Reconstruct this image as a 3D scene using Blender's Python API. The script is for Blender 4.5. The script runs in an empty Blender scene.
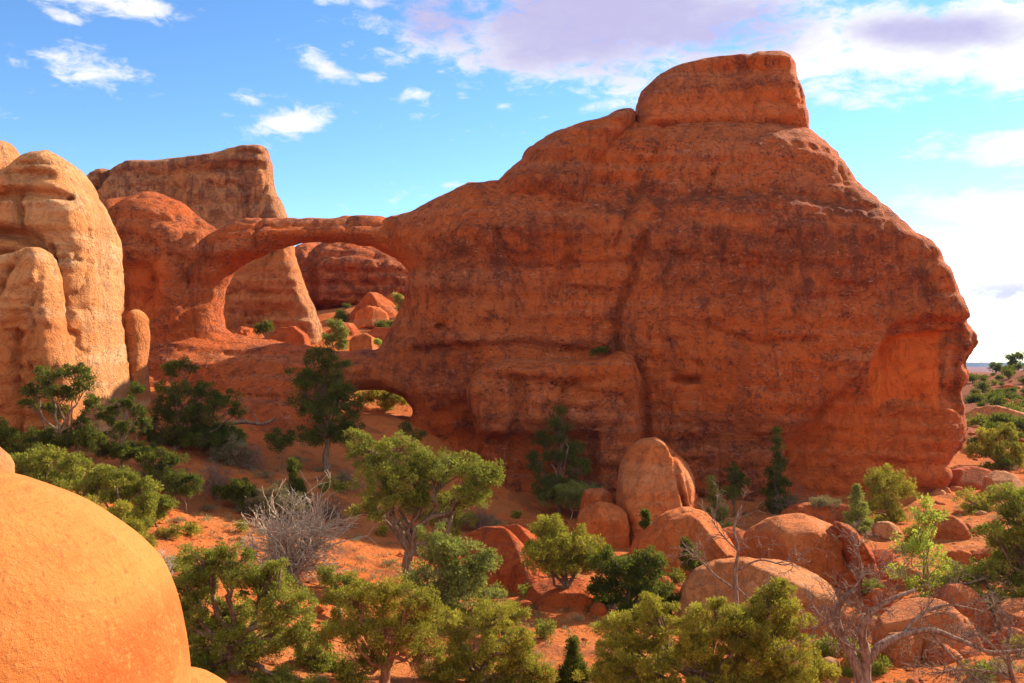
import bpy, math, random
import numpy as np
from mathutils import Vector
R = math.radians
SC = bpy.context.scene
COL = SC.collection
rng = np.random.default_rng(7)
random.seed(7)

# ------------------------------------------------------------------ camera, world, sun, exposure
F_PX, CX, CY = 950.0, 512.0, 341.5
PITCH = math.atan((362 - 341.5) / F_PX)
cam_d = bpy.data.cameras.new('camera'); cam = bpy.data.objects.new('camera', cam_d); COL.objects.link(cam)
cam_d.sensor_width = 36; cam_d.lens = 36 * F_PX / 1024
cam_d.clip_start = 0.1; cam_d.clip_end = 30000
cam.location = (0, 0, 0); cam.rotation_euler = (R(90) + PITCH, 0, 0)
SC.camera = cam
SUN_AZ, SUN_EL = R(54), R(31)           # azimuth from +Y (view direction) towards +X
sun_d = bpy.data.lights.new('sun', 'SUN'); sun = bpy.data.objects.new('sun', sun_d); COL.objects.link(sun)
sun_d.energy = 5.0; sun_d.angle = R(0.5); sun_d.color = (1.0, 0.86, 0.66)
sdir = Vector((math.sin(SUN_AZ) * math.cos(SUN_EL), math.cos(SUN_AZ) * math.cos(SUN_EL), math.sin(SUN_EL)))
sun.rotation_euler = sdir.to_track_quat('Z', 'Y').to_euler()
SC.view_settings.view_transform = 'Standard'; SC.view_settings.look = 'None'
SC.view_settings.exposure = 1.2; SC.view_settings.gamma = 1.0
SKY_STRENGTH = 0.15
SC.cycles.use_denoising = True
SC.cycles.max_bounces = 6; SC.cycles.diffuse_bounces = 4; SC.cycles.transparent_max_bounces = 4
SC.cycles.sample_clamp_indirect = 6

class NT:
    """small node-graph helper"""
    def __init__(s, tree): s.t = tree; s.n = tree.nodes; s.l = tree.links
    def new(s, typ, **kw):
        n = s.n.new(typ)
        for k, v in kw.items(): setattr(n, k, v)
        return n
    def put(s, sock, v):
        if isinstance(v, bpy.types.NodeSocket): s.l.new(v, sock)
        elif isinstance(v, (tuple, list)) and len(v) == 3 and sock.type == 'RGBA': sock.default_value = (*v, 1)
        else: sock.default_value = v
    def math(s, op, a, b=None, c=None, clamp=False):
        n = s.new('ShaderNodeMath', operation=op, use_clamp=clamp)
        s.put(n.inputs[0], a)
        if b is not None: s.put(n.inputs[1], b)
        if c is not None: s.put(n.inputs[2], c)
        return n.outputs[0]
    def mix(s, f, a, b, mode='MIX'):
        n = s.new('ShaderNodeMix', data_type='RGBA', blend_type=mode)
        s.put(n.inputs[0], f); s.put(n.inputs[6], a); s.put(n.inputs[7], b)
        return n.outputs[2]
    def ramp(s, f, lo, hi, a=0.0, b=1.0):
        n = s.new('ShaderNodeMapRange', interpolation_type='SMOOTHSTEP')
        s.put(n.inputs[0], f); s.put(n.inputs[1], lo); s.put(n.inputs[2], hi); s.put(n.inputs[3], a); s.put(n.inputs[4], b)
        return n.outputs[0]
    def noise(s, vec, scale, detail=4, rough=0.55, dist=0.0, col=False):
        n = s.new('ShaderNodeTexNoise'); s.put(n.inputs['Vector'], vec)
        n.inputs['Scale'].default_value = scale; n.inputs['Detail'].default_value = detail
        n.inputs['Roughness'].default_value = rough; n.inputs['Distortion'].default_value = dist
        return n.outputs['Color' if col else 'Fac']
    def scale(s, vec, v):
        n = s.new('ShaderNodeVectorMath', operation='MULTIPLY'); s.put(n.inputs[0], vec); n.inputs[1].default_value = v
        return n.outputs[0]

def srgb(r, g, b):
    f = lambda c: (c / 255 / 12.92) if c / 255 <= 0.04045 else ((c / 255 + 0.055) / 1.055) ** 2.4
    return (f(r), f(g), f(b))

def build_world():
    w = bpy.data.worlds.new('World'); SC.world = w; w.use_nodes = True
    g = NT(w.node_tree); g.n.clear()
    out = g.new('ShaderNodeOutputWorld'); bg = g.new('ShaderNodeBackground')
    sky = g.new('ShaderNodeTexSky', sky_type='NISHITA'); sky.sun_disc = False
    sky.sun_elevation = SUN_EL; sky.sun_rotation = SUN_AZ; sky.altitude = 1500
    sky.air_density = 1.0; sky.dust_density = 0.15; sky.ozone_density = 1.8
    hs = g.new('ShaderNodeHueSaturation'); g.put(hs.inputs['Color'], sky.outputs[0])
    hs.inputs['Saturation'].default_value = 1.12; hs.inputs['Hue'].default_value = 0.498; hs.inputs['Value'].default_value = 0.80
    tc = g.new('ShaderNodeTexCoord'); sx = g.new('ShaderNodeSeparateXYZ'); g.l.new(tc.outputs['Generated'], sx.inputs[0])
    x, y, z = sx.outputs
    az = g.math('ARCTAN2', x, y); el = g.math('ARCSINE', z)
    # plane projection: clouds lie on a layer overhead
    den = g.math('ADD', g.math('MAXIMUM', z, 0.0), 0.12)
    cv = g.new('ShaderNodeCombineXYZ')
    g.put(cv.inputs[0], g.math('DIVIDE', x, den)); g.put(cv.inputs[1], g.math('DIVIDE', y, den))
    n1 = g.noise(cv.outputs[0], 2.2, 10, 0.6, 0.25)
    ev = g.new('ShaderNodeCombineXYZ'); g.put(ev.inputs[0], az); g.put(ev.inputs[1], g.math('MULTIPLY', el, 2.2))
    n2 = g.noise(ev.outputs[0], 7.0, 9, 0.62, 0.15)
    n3 = g.noise(ev.outputs[0], 30.0, 9, 0.68, 0.5)
    nn = g.math('ADD', g.math('ADD', g.math('MULTIPLY', n1, 0.25), g.math('MULTIPLY', n2, 0.42)), g.math('MULTIPLY', n3, 0.33))
    def sph(px, py):
        u, v = (px - CX) / F_PX, (CY - py) / F_PX
        c, s_ = math.cos(PITCH), math.sin(PITCH)
        d = Vector((u, c - v * s_, s_ + v * c)).normalized()
        return math.atan2(d.x, d.y), math.asin(d.z)
    def field(blobs):
        tot = None
        for px, py, rx, ry, wgt, tilt in blobs:
            a0, e0 = sph(px, py); rx, ry = rx / F_PX, ry / F_PX
            da = g.math('SUBTRACT', az, a0); de = g.math('SUBTRACT', el, e0)
            de = g.math('MULTIPLY_ADD', da, tilt, de)
            q = g.math('ADD', g.math('POWER', g.math('DIVIDE', g.math('ABSOLUTE', da), rx), 2.0),
                       g.math('POWER', g.math('DIVIDE', g.math('ABSOLUTE', de), ry), 2.0))
            b = g.math('MULTIPLY', g.math('EXPONENT', g.math('MULTIPLY', q, -1.0)), wgt)
            tot = b if tot is None else g.math('MAXIMUM', tot, b)
        return tot
    body = [(600, 14, 220, 80, .9, .0), (480, 18, 95, 38, .62, .18), (700, 55, 120, 45, .7, .05), (810, 60, 80, 52, .7, 0), (900, 45, 110, 45, .72, .1), (1000, 20, 90, 50, .7, 0), (1150, 20, 200, 60, .7, 0), (650, -120, 500, 110, .8, 0),
            (860, 94, 85, 20, .56, .1), (1000, 150, 75, 22, .62, .12), (1010, 208, 95, 20, .62, .05), (955, 236, 70, 16, .58, .0), (1010, 285, 110, 18, .62, 0), (1010, 262, 90, 10, .58, 0), (1010, 338, 160, 7, .58, 0), (1250, 250, 150, 110, .6, 0),
            (120, 4, 70, 16, .62, .02), (60, 14, 30, 8, .42, .3), (90, 70, 64, 20, .64, .1), (15, 62, 20, 9, .58, 0), (318, 62, 46, 16, .64, .45), (372, 76, 22, 8, .54, 0),
            (250, 98, 18, 10, .52, 0), (300, 120, 50, 13, .56, -.25), (415, 92, 18, 9, .52, 0), (464, 96, 15, 8, .52, 0), (502, 103, 26, 10, .56, -.1), (395, 195, 20, 14, .36, 0), (455, 185, 14, 5, .36, 0), (330, 2, 30, 7, .42, 0), (222, 114, 12, 6, .36, 0), (610, 104, 40, 9, .52, -.1),
            (-250, 60, 160, 50, .55, 0), (-500, 200, 260, 80, .6, 0), (1700, 60, 300, 120, .7, 0)]
    bf = field(body)
    m = g.ramp(g.math('ADD', g.math('MULTIPLY', bf, 0.75), g.math('MULTIPLY', nn, 2.8)), 1.56, 1.92)
    grey = field([(590, 12, 210, 75, 1.0, 0), (450, 14, 95, 45, .9, .1), (720, 30, 120, 50, .85, 0), (930, 30, 110, 24, .75, .1), (1020, 292, 110, 14, .6, 0), (650, -120, 500, 90, .9, 0), (1010, 345, 200, 6, .5, 0)])
    gm = g.ramp(g.math('ADD', grey, g.math('MULTIPLY', g.math('SUBTRACT', n2, 0.5), 0.9)), 0.32, 0.85)
    K = 1.0 / 0.15
    white = tuple(c * K * 0.50 for c in (1.0, 0.985, 0.96)); dark = tuple(c * K for c in (0.26, 0.24, 0.365))
    cc = g.mix(gm, white, dark)
    cc = g.mix(g.ramp(g.math('ADD', g.math('MULTIPLY', n3, .5), g.math('MULTIPLY', n1, .5)), .46, .62, 0.0, 0.32), cc, tuple(c * K for c in (0.30, 0.305, 0.38)))
    gm_ = g.new('ShaderNodeGamma'); g.put(gm_.inputs[0], g.mix(1.0, hs.outputs[0], (0.3, 0.3, 0.3), 'MULTIPLY')); gm_.inputs[1].default_value = 1.22
    skyc = g.mix(1.0, gm_.outputs[0], (2.85, 2.85, 2.85), 'MULTIPLY')
    # pale warm veil low over the horizon towards the sun: thin stratus
    veil = g.math('MULTIPLY', g.ramp(el, 0.16, 0.0), g.ramp(az, 0.05, 0.55))
    skyc = g.mix(g.math('MULTIPLY', veil, 0.10), skyc, white)
    fin = g.mix(g.math('MULTIPLY', m, 0.96), skyc, cc)
    # unseen bright cloud patches added behind the viewer to lift fill on shaded rock
    back_fill = g.math('MULTIPLY', g.ramp(y, 0.15, -0.35), g.ramp(n2, 0.36, 0.56))
    fin = g.mix(g.math('MULTIPLY', back_fill, 0.9), fin, tuple(c * K * 0.66 for c in (1.0, 0.92, 0.82)))
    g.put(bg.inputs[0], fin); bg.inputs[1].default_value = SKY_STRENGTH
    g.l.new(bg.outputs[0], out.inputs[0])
build_world()

# ------------------------------------------------------------------ helpers: projection, noise, meshes
CP, SP = math.cos(PITCH), math.sin(PITCH)
def P(px, py, Y):
    u, v = (px - CX) / F_PX, (CY - py) / F_PX
    dy, dz = CP - v * SP, SP + v * CP
    t = Y / dy
    return np.array([u * t, Y, dz * t])
def PP(pts, Y):
    a = np.array([P(x, y, Y(y) if callable(Y) else Y) for x, y in pts]); return a[:, [0, 2]]

_L = np.random.default_rng(11).random((64, 64, 64)).astype(np.float32)
def vnoise(x, y, z):
    xi = np.floor(x).astype(np.int32); yi = np.floor(y).astype(np.int32); zi = np.floor(z).astype(np.int32)
    fx = (x - xi).astype(np.float32); fy = (y - yi).astype(np.float32); fz = (z - zi).astype(np.float32)
    fx = fx * fx * (3 - 2 * fx); fy = fy * fy * (3 - 2 * fy); fz = fz * fz * (3 - 2 * fz)
    x0, y0, z0 = xi & 63, yi & 63, zi & 63; x1, y1, z1 = (xi + 1) & 63, (yi + 1) & 63, (zi + 1) & 63
    c = lambda a, b, d: _L[a, b, d]
    a = c(x0, y0, z0) * (1 - fx) + c(x1, y0, z0) * fx; b = c(x0, y1, z0) * (1 - fx) + c(x1, y1, z0) * fx
    d = c(x0, y0, z1) * (1 - fx) + c(x1, y0, z1) * fx; e = c(x0, y1, z1) * (1 - fx) + c(x1, y1, z1) * fx
    return ((a * (1 - fy) + b * fy) * (1 - fz) + (d * (1 - fy) + e * fy) * fz) * 2 - 1
def fbm(x, y, z, freq, octs=4, gain=0.5, seed=0):
    s = 0; a = 1.0; t = 0
    for o in range(octs):
        s = s + a * vnoise(x * freq + seed * 7.3 + o * 3.1, y * freq + seed * 3.7 + o * 9.2, z * freq + seed * 5.9 + o * 1.7)
        t += a; a *= gain; freq *= 2.03
    return s / t

def mesh_np(name, V, F, attrs=None, smooth=True):
    """V (n,3); F (m,k) equal-sized faces or a list of such arrays"""
    me = bpy.data.meshes.new(name)
    Fs = F if isinstance(F, list) else [F]
    Fs = [f for f in Fs if len(f)]
    me.vertices.add(len(V)); me.vertices.foreach_set('co', np.asarray(V, np.float32).ravel())
    nl = sum(f.size for f in Fs); nf = sum(len(f) for f in Fs)
    me.loops.add(nl); me.loops.foreach_set('vertex_index', np.concatenate([f.ravel() for f in Fs]).astype(np.int32))
    me.polygons.add(nf)
    tot = np.concatenate([np.full(len(f), f.shape[1]) for f in Fs])
    st = np.concatenate([[0], np.cumsum(tot)[:-1]])
    me.polygons.foreach_set('loop_start', st.astype(np.int32))
    me.update(calc_edges=True)
    me.polygons.foreach_set('use_smooth', np.full(nf, smooth))
    for k, (dom, arr) in (attrs or {}).items():
        a = me.attributes.new(k, 'FLOAT', dom); a.data.foreach_set('value', np.asarray(arr, np.float32))
    me.validate(verbose=False)
    return me
def link(name, me, mat, loc=(0, 0, 0), parent=None):
    o = bpy.data.objects.new(name, me); COL.objects.link(o); o.location = loc
    if me is not None and mat is not None: me.materials.append(mat)
    if parent is not None: o.parent = parent
    return o
def tag(o, label=None, cat=None, group=None, kind=None):
    if label: o['label'] = label
    if cat: o['category'] = cat
    if group: o['group'] = group
    if kind: o['kind'] = kind
    return o

def poly_sdf(px, pz, poly):
    """signed distance (inside > 0) of points to a polygon"""
    d = np.full(px.shape, 1e9); ins = np.zeros(px.shape, bool)
    n = len(poly)
    for i in range(n):
        ax, az = poly[i]; bx, bz = poly[(i + 1) % n]
        ex, ez = bx - ax, bz - az
        wx, wz = px - ax, pz - az
        t = np.clip((wx * ex + wz * ez) / (ex * ex + ez * ez + 1e-12), 0, 1)
        d = np.minimum(d, (wx - ex * t) ** 2 + (wz - ez * t) ** 2)
        c = ((az > pz) != (bz > pz))
        with np.errstate(divide='ignore', invalid='ignore'):
            xi = ax + (pz - az) / (bz - az + 1e-30) * ex
        ins ^= c & (px < xi)
    d = np.sqrt(d)
    return np.where(ins, d, -d)
def line_dist(px, pz, pts):
    d = np.full(px.shape, 1e9)
    for (ax, az), (bx, bz) in zip(pts[:-1], pts[1:]):
        ex, ez = bx - ax, bz - az
        t = np.clip(((px - ax) * ex + (pz - az) * ez) / (ex * ex + ez * ez + 1e-12), 0, 1)
        d = np.minimum(d, (px - ax - ex * t) ** 2 + (pz - az - ez * t) ** 2)
    return np.sqrt(d)
def blur2(a, n):
    for _ in range(n):
        p = np.pad(a, 1, mode='edge')
        a = (p[:-2, 1:-1] + p[2:, 1:-1] + p[1:-1, :-2] + p[1:-1, 2:] + 4 * p[1:-1, 1:-1]) / 8
    return a

def surface_nets(f, o, h):
    """zero surface of f (inside > 0) as quads; o origin, h cell"""
    s = f > 0
    nx, ny, nz = f.shape
    cnt = np.zeros((nx - 1, ny - 1, nz - 1), np.int8)
    for i in (0, 1):
        for j in (0, 1):
            for k in (0, 1): cnt += s[i:nx - 1 + i, j:ny - 1 + j, k:nz - 1 + k]
    act = (cnt > 0) & (cnt < 8)
    idx = np.full(act.shape, -1, np.int64)
    ci, cj, ck = np.nonzero(act); n = len(ci); idx[ci, cj, ck] = np.arange(n)
    acc = np.zeros((n, 3)); w = np.zeros(n)
    corners = [(i, j, k) for i in (0, 1) for j in (0, 1) for k in (0, 1)]
    val = {c: f[ci + c[0], cj + c[1], ck + c[2]] for c in corners}
    for a in corners:
        for ax in range(3):
            if a[ax]: continue
            b = list(a); b[ax] = 1; b = tuple(b)
            va, vb = val[a], val[b]; m = (va > 0) != (vb > 0)
            t = np.where(m, va / np.where(va == vb, 1, va - vb), 0)
            p = np.array(a, float)[None, :].repeat(n, 0); p[:, ax] += t
            acc[m] += p[m]; w[m] += 1
    V = np.stack([ci, cj, ck], 1) + acc / w[:, None]
    V = V * h + np.array(o)
    quads = []
    for ax in range(3):
        u, v = (ax + 1) % 3, (ax + 2) % 3
        sl0 = [slice(1, -1)] * 3; sl0[ax] = slice(0, -1); sl1 = [slice(1, -1)] * 3; sl1[ax] = slice(1, None)
        A = s[tuple(sl0)]; B = s[tuple(sl1)]
        for inside_first in (True, False):
            m = (A & ~B) if inside_first else (~A & B)
            e = np.stack(np.nonzero(m), 1); e[:, u] += 1; e[:, v] += 1
            if not len(e): continue
            q = []
            for du, dv in ((0, 0), (-1, 0), (-1, -1), (0, -1)):
                c = e.copy(); c[:, u] += du; c[:, v] += dv
                q.append(idx[c[:, 0], c[:, 1], c[:, 2]])
            q = np.stack(q, 1)
            quads.append(q if inside_first else q[:, ::-1])
    Q = np.concatenate(quads)
    Q = Q[(Q >= 0).all(1)]
    return V, Q

class Rock:
    """a solid grown from an outline standing at depth Y: real thickness front and back, rounded edges, cracks and strata"""
    def __init__(s, poly, Y, front, back=None, r=None, holes=(), hole_r=2.0, cell=0.3, amp=0.5, freq=0.25, strata=0.15, sfreq=1.4,
                 seed=1, cracks=(), carve=(), mod=None, blur=3, power=2.0, small=0.06, ridge=0.0, rfreq=0.35, facets=(), rb=None, bed=0.0, bedf=0.9, chop=0):
        pl = PP(poly, Y); s.Y = Y
        if callable(Y):
            tb_ = sorted((P(512, q, Y(q))[2], Y(q)) for q in range(-50, 1001, 5)); YT = np.array(tb_)
        else: YT = None
        x0, z0 = pl.min(0) - 1.2 * amp - 2 * cell; x1, z1 = pl.max(0) + 1.2 * amp + 2 * cell
        xs = np.arange(x0, x1 + cell, cell); zs = np.arange(z0, z1 + cell, cell)
        X, Z = np.meshgrid(xs, zs, indexing='ij')
        wx = X + 0.35 * amp * fbm(X, Z, X * 0, 0.5 / max(amp, .2) * .6, 3, seed=seed)
        wz = Z + 0.35 * amp * fbm(X, Z, X * 0, 0.5 / max(amp, .2) * .6, 3, seed=seed + 5)
        d = blur2(poly_sdf(wx, wz, pl), blur)
        back = front if back is None else back
        if r is None: r = d.max()
        q = np.clip(d / r, 0, 1); prof = (1 - (1 - q) ** power) ** (1 / power)
        for hpoly in holes:
            dh = blur2(-poly_sdf(wx, wz, PP(hpoly, Y)), 1)
            qh = np.clip(dh / hole_r, 0, 1); prof = np.minimum(prof, np.sqrt(1 - (1 - qh) ** 2)); d = np.minimum(d, dh)
        s.mdepth = (Y - .85 * front) if not callable(Y) and not callable(front) else (lambda q: (Y(q) if callable(Y) else Y) - 3.2)
        fr = front(X, Z) if callable(front) else np.full(X.shape, float(front))
        bk = back(X, Z) if callable(back) else np.full(X.shape, float(back))
        pb = prof if rb is None else np.minimum(prof * 0 + 1, np.sqrt(np.clip(1 - (1 - np.clip(d / rb, 0, 1)) ** 2, 0, 1)))
        H = np.where(d > 0, fr * prof, d * 2); HB = np.where(d > 0, bk * pb, d * 2)
        if mod is not None: H = mod(X, Z, H, d)
        for pts, slope in facets:                 # the face turns away to the right of this edge line
            e = PP(pts, Y); e = e[np.argsort(e[:, 1])]
            H = H - slope * np.clip(X - np.interp(Z, e[:, 1], e[:, 0]) + .2 * fbm(X, Z, X * 0, .7, 3, seed=seed + 3), 0, 50) * (d > 0)
        for pts, depth, w in cracks:
            pts = PP(pts, Y); ld = line_dist(X + 0.3 * w * fbm(X, Z, X * 0, 1.5 / w * .3, 2, seed=3), Z, pts)
            H = H - depth * np.exp(-(ld / w) ** 2) * (d > 0)
        for pts, depth, w in carve:
            ld = poly_sdf(X + 0.25 * fbm(X, Z, X * 0, .6, 3, seed=8), Z + 0.25 * fbm(X, Z, X * 0, .6, 3, seed=9), PP(pts, Y))
            H = H - depth * np.clip(ld / w, 0, 1) * (d > 0)
        Yc = np.interp(Z, YT[:, 0], YT[:, 1]) if YT is not None else np.full(Z.shape, float(Y))
        H = np.where(d > 0, np.maximum(H, -.6 * HB), H)
        y0 = Yc.min() - max(H.max(), .5) - 1.5 * amp - 2 * cell; y1 = Yc.max() + max(HB.max(), .5) + 1.5 * amp + 2 * cell
        ys = np.arange(y0, y1 + cell, cell)
        f = np.minimum(ys[None, :, None] - (Yc - H)[:, None, :], (Yc + HB)[:, None, :] - ys[None, :, None]).astype(np.float32)
        band = np.nonzero(np.abs(f) < 1.6 * amp + strata + 2.5 * cell)
        bx, by, bz = xs[band[0]], ys[band[1]], zs[band[2]]
        dn = amp * fbm(bx, by, bz, freq, 4, 0.5, seed)
        if strata:
            zz = bz + 0.8 * fbm(bx, by, bz, 0.08, 2, seed=seed + 2)
            g = vnoise(bx * 0.05 + 9, by * 0.05 + 5, zz * sfreq) + 0.5 * vnoise(bx * 0.15, by * 0.15, zz * sfreq * 2.7)
            dn = dn + strata * g
        if ridge:
            n_ = fbm(bx, by, bz * .45, rfreq, 3, .5, seed + 7); dn = dn - ridge * np.clip(1 - np.abs(n_) / .07, 0, 1)
            n_ = fbm(bx * .35, by * .35, bz, rfreq * 1.3, 3, .5, seed + 8); dn = dn - .7 * ridge * np.clip(1 - np.abs(n_) / .06, 0, 1)
            dn = dn + .45 * ridge * fbm(bx, by, bz, rfreq * 2.2, 3, .6, seed + 9)
        if bed:
            zz = (bz + 0.05 * bx + 0.9 * fbm(bx, by, bz, 0.07, 2, seed=seed + 2)) * bedf
            k_ = np.floor(zz); fr_ = zz - k_; hsh = lambda q: (np.sin(q * 12.9898 + seed) * 43758.5453) % 1.0
            g = hsh(k_) - .5 + .35 * (fr_ - .5) + .6 * ((hsh(np.floor(zz * 2.7) + 50)) - .5)
            dn = dn + bed * g * np.clip(.5 + 1.6 * fbm(bx, by, bz, .09, 2, seed=seed + 6), .1, 1.2)
        if small: dn = dn + small * fbm(bx, by, bz, 1.6, 2, 0.6, seed + 4)
        f[band] += dn
        if chop:
            rg = np.random.default_rng(seed * 13 + 5)
            c = np.array([(x0 + x1) / 2, Y, (z0 + z1) / 2 if chop > 0 else z1]); c[2] = z1 - .55 * min(z1 - z0, 1.3 * (x1 - x0))
            ex = np.array([(pl[:, 0].max() - pl[:, 0].min()) / 2, max(H.max(), .2), z1 - c[2] - 1.2 * amp])
            GX, GY, GZ = np.meshgrid(xs - c[0], ys - c[1], zs - c[2], indexing='ij', sparse=True)
            for _ in range(chop):
                n_ = rg.normal(0, 1, 3); n_[1] = -abs(n_[1]) * 1.2; n_[2] = abs(n_[2]) * .9 - .15; n_ /= np.linalg.norm(n_)
                off = np.sqrt(((n_ * ex) ** 2).sum()) * rg.uniform(.66, .92)
                pl_ = off - (n_[0] * GX + n_[1] * GY + n_[2] * GZ)
                f = np.minimum(f, pl_.astype(np.float32) + 0.0)
            f = f.astype(np.float32)
        f[0] = f[-1] = -1; f[:, 0] = f[:, -1] = -1; f[:, :, 0] = f[:, :, -1] = -1
        s.V, s.Q = surface_nets(f, (xs[0], ys[0], zs[0]), cell)
    def obj(s, name, mat, parent=None, origin=None, masks=None):
        V = s.V
        at = {}
        if masks:
            fz = s.mdepth
            for k, polys in masks.items():
                a = np.zeros(len(V))
                for pts, wgt, soft in polys:
                    dd = poly_sdf(V[:, 0], V[:, 2], PP(pts, fz)); dd = dd + soft * 0.8 * fbm(V[:, 0], V[:, 1], V[:, 2], 0.5, 3, seed=13)
                    a = np.maximum(a, wgt * np.clip(dd / soft + 0.5, 0, 1))
                at[k] = ('POINT', a)
        if origin is None:
            origin = np.array([(V[:, 0].min() + V[:, 0].max()) / 2, (V[:, 1].min() + V[:, 1].max()) / 2, V[:, 2].min()])
        me = mesh_np(name, V - origin, s.Q, at)
        if parent is not None: loc = tuple(np.array(origin) - np.array(parent.location))
        else: loc = tuple(origin)
        return link(name, me, mat, loc, parent)

# ------------------------------------------------------------------ materials
def mat_base(name):
    m = bpy.data.materials.new(name); m.use_nodes = True
    g = NT(m.node_tree); b = g.n['Principled BSDF']
    b.inputs['Roughness'].default_value = 0.92
    b.inputs['Specular IOR Level'].default_value = 0.15
    return m, g, b
def rock_mat(name, base, base2, varn, pale, vamt=0.5, speck=0.5, streak=0.5, bump=0.5, fresh_shade=(0.62, 0.22, 0.07), fine=1.0, palelo=0.56, fleck=0.8):
    m, g, b = mat_base(name)
    geo = g.new('ShaderNodeNewGeometry'); v = geo.outputs['Position']
    big = g.noise(v, 0.13, 5, 0.6, 0.4)
    mid = g.noise(v, 0.7 * fine, 6, 0.65, 0.3)
    fin_ = g.noise(v, 4.0 * fine, 6, 0.7)
    stk = g.noise(g.scale(v, (0.55, 0.55, 0.07)), 1.3 * fine, 6, 0.6, 0.5)
    band = g.noise(g.scale(v, (0.04, 0.04, 0.9)), 1.0, 5, 0.6, 0.35)
    fbnd = g.noise(g.scale(v, (0.25, 0.25, 5.0)), 1.0, 4, 0.6, 0.3)
    c = g.mix(g.ramp(big, 0.35, 0.65), base, base2)
    c = g.mix(g.math('MULTIPLY', g.ramp(band, 0.5, 0.62), 0.5), c, g.mix(0.5, base2, pale))
    c = g.mix(g.math('MULTIPLY', g.ramp(g.math('ADD', g.math('MULTIPLY', mid, .5), g.math('MULTIPLY', band, .5)), palelo, palelo + 0.14), 0.7), c, pale)
    av = g.new('ShaderNodeAttribute', attribute_name='varn'); af = g.new('ShaderNodeAttribute', attribute_name='fresh_shade')
    vm = g.math('ADD', g.math('ADD', g.math('MULTIPLY', g.ramp(stk, 0.54, 0.62), streak), g.math('MULTIPLY', g.ramp(mid, 0.5, 0.7), vamt)),
                g.math('MULTIPLY', av.outputs['Fac'], g.ramp(g.math('ADD', g.math('MULTIPLY', mid, .6), g.math('MULTIPLY', fin_, .4)), 0.36, 0.56)))
    spk = g.math('MULTIPLY', g.ramp(g.math('ADD', g.math('MULTIPLY', fin_, 0.6), g.math('MULTIPLY', mid, 0.4)), 0.54, 0.59), speck)
    vm = g.math('MULTIPLY', g.math('ADD', vm, spk, clamp=True), g.math('MULTIPLY_ADD', af.outputs['Fac'], -0.85, 1.0))
    c = g.mix(g.math('MULTIPLY', vm, 0.85), c, varn)
    c = g.mix(g.math('MULTIPLY', af.outputs['Fac'], 0.85, clamp=True), c, fresh_shade)
    c = g.mix(g.ramp(fbnd, 0.35, 0.7, 0.0, 0.15), c, g.mix(0.5, varn, c), 'MIX')
    fl = g.noise(g.scale(v, (1.0, 1.0, 2.4)), 1.7 * fine, 8, 0.78, 0.2); f2 = g.noise(g.scale(v, (1.0, 1.0, 2.0)), 2.3 * fine, 8, 0.78, 0.4)
    inv = g.math('MULTIPLY_ADD', af.outputs['Fac'], -0.8, 1.0)
    zone = g.ramp(g.noise(g.scale(v, (.1, .1, .22)), 1.0, 3, .5, .5), .38, .6, .25, 1.0)
    c = g.mix(g.math('MULTIPLY', g.math('MULTIPLY', g.ramp(fl, 0.57, 0.61), zone), g.math('MULTIPLY', inv, fleck)), c, g.mix(0.35, pale, (0.42, 0.27, 0.24)))
    c = g.mix(g.math('MULTIPLY', g.math('MULTIPLY', g.ramp(f2, 0.56, 0.60), zone), g.math('MULTIPLY', inv, fleck)), c, varn)
    fs = g.noise(v, 14.0 * fine, 4, 0.7)
    c = g.mix(g.ramp(fs, 0.3, 0.7, 0.35, 0.0), c, g.mix(0.45, c, (0.02, 0.01, 0.01)))
    g.put(b.inputs['Base Color'], c)
    h = g.math('ADD', g.math('MULTIPLY', fin_, 0.34), g.math('MULTIPLY', mid, 0.6))
    h = g.math('ADD', h, g.math('MULTIPLY', fbnd, 0.12))
    h = g.math('ADD', h, g.math('MULTIPLY', fs, 0.06))
    h = g.math('SUBTRACT', h, g.math('MULTIPLY', g.ramp(stk, .5, .7), 0.1))
    rid = g.math('ABSOLUTE', g.math('SUBTRACT', g.noise(g.scale(v, (1, 1, .6)), .9 * fine, 5, .6, .6), .5))
    h = g.math('SUBTRACT', h, g.math('MULTIPLY', g.ramp(rid, .035, .0), .22))
    h = g.math('ADD', h, g.math('MULTIPLY', f2, .35))
    bp = g.new('ShaderNodeBump'); bp.inputs['Strength'].default_value = bump; bp.inputs['Distance'].default_value = 1.0 / fine
    g.put(bp.inputs['Height'], h); g.l.new(bp.outputs[0], b.inputs['Normal'])
    return m
M_FIN = rock_mat('red_sandstone', (0.72, 0.140, 0.020), (0.64, 0.165, 0.045), (0.20, 0.058, 0.032), (0.72, 0.30, 0.145), 0.42, 0.9, 0.42, 1.0, fresh_shade=(0.95, 0.195, 0.032), fleck=1.0)
M_WALL = rock_mat('brown_sandstone', (0.76, 0.28, 0.085), (0.74, 0.33, 0.14), (0.28, 0.11, 0.06), (0.66, 0.34, 0.18), 0.3, 0.6, 0.8, 1.0, fresh_shade=(0.68, 0.155, 0.022))
M_TAN = rock_mat('tan_sandstone', (0.74, 0.36, 0.14), (0.70, 0.26, 0.08), (0.34, 0.15, 0.075), (0.80, 0.52, 0.28), 0.35, 0.5, 0.45, 0.8, fresh_shade=(0.56, 0.155, 0.032), palelo=0.5)
M_BOUL = rock_mat('boulder_sandstone', (0.78, 0.165, 0.026), (0.74, 0.21, 0.055), (0.34, 0.10, 0.035), (0.76, 0.38, 0.18), 0.3, 0.5, 0.3, 0.9, fine=1.6, fleck=.6)
M_BPALE = rock_mat('pale_boulder_sandstone', (0.72, 0.28, 0.10), (0.70, 0.21, 0.055), (0.36, 0.15, 0.07), (0.76, 0.45, 0.24), 0.3, 0.5, 0.3, 0.9, fine=1.6, palelo=0.5, fleck=.6)
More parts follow.
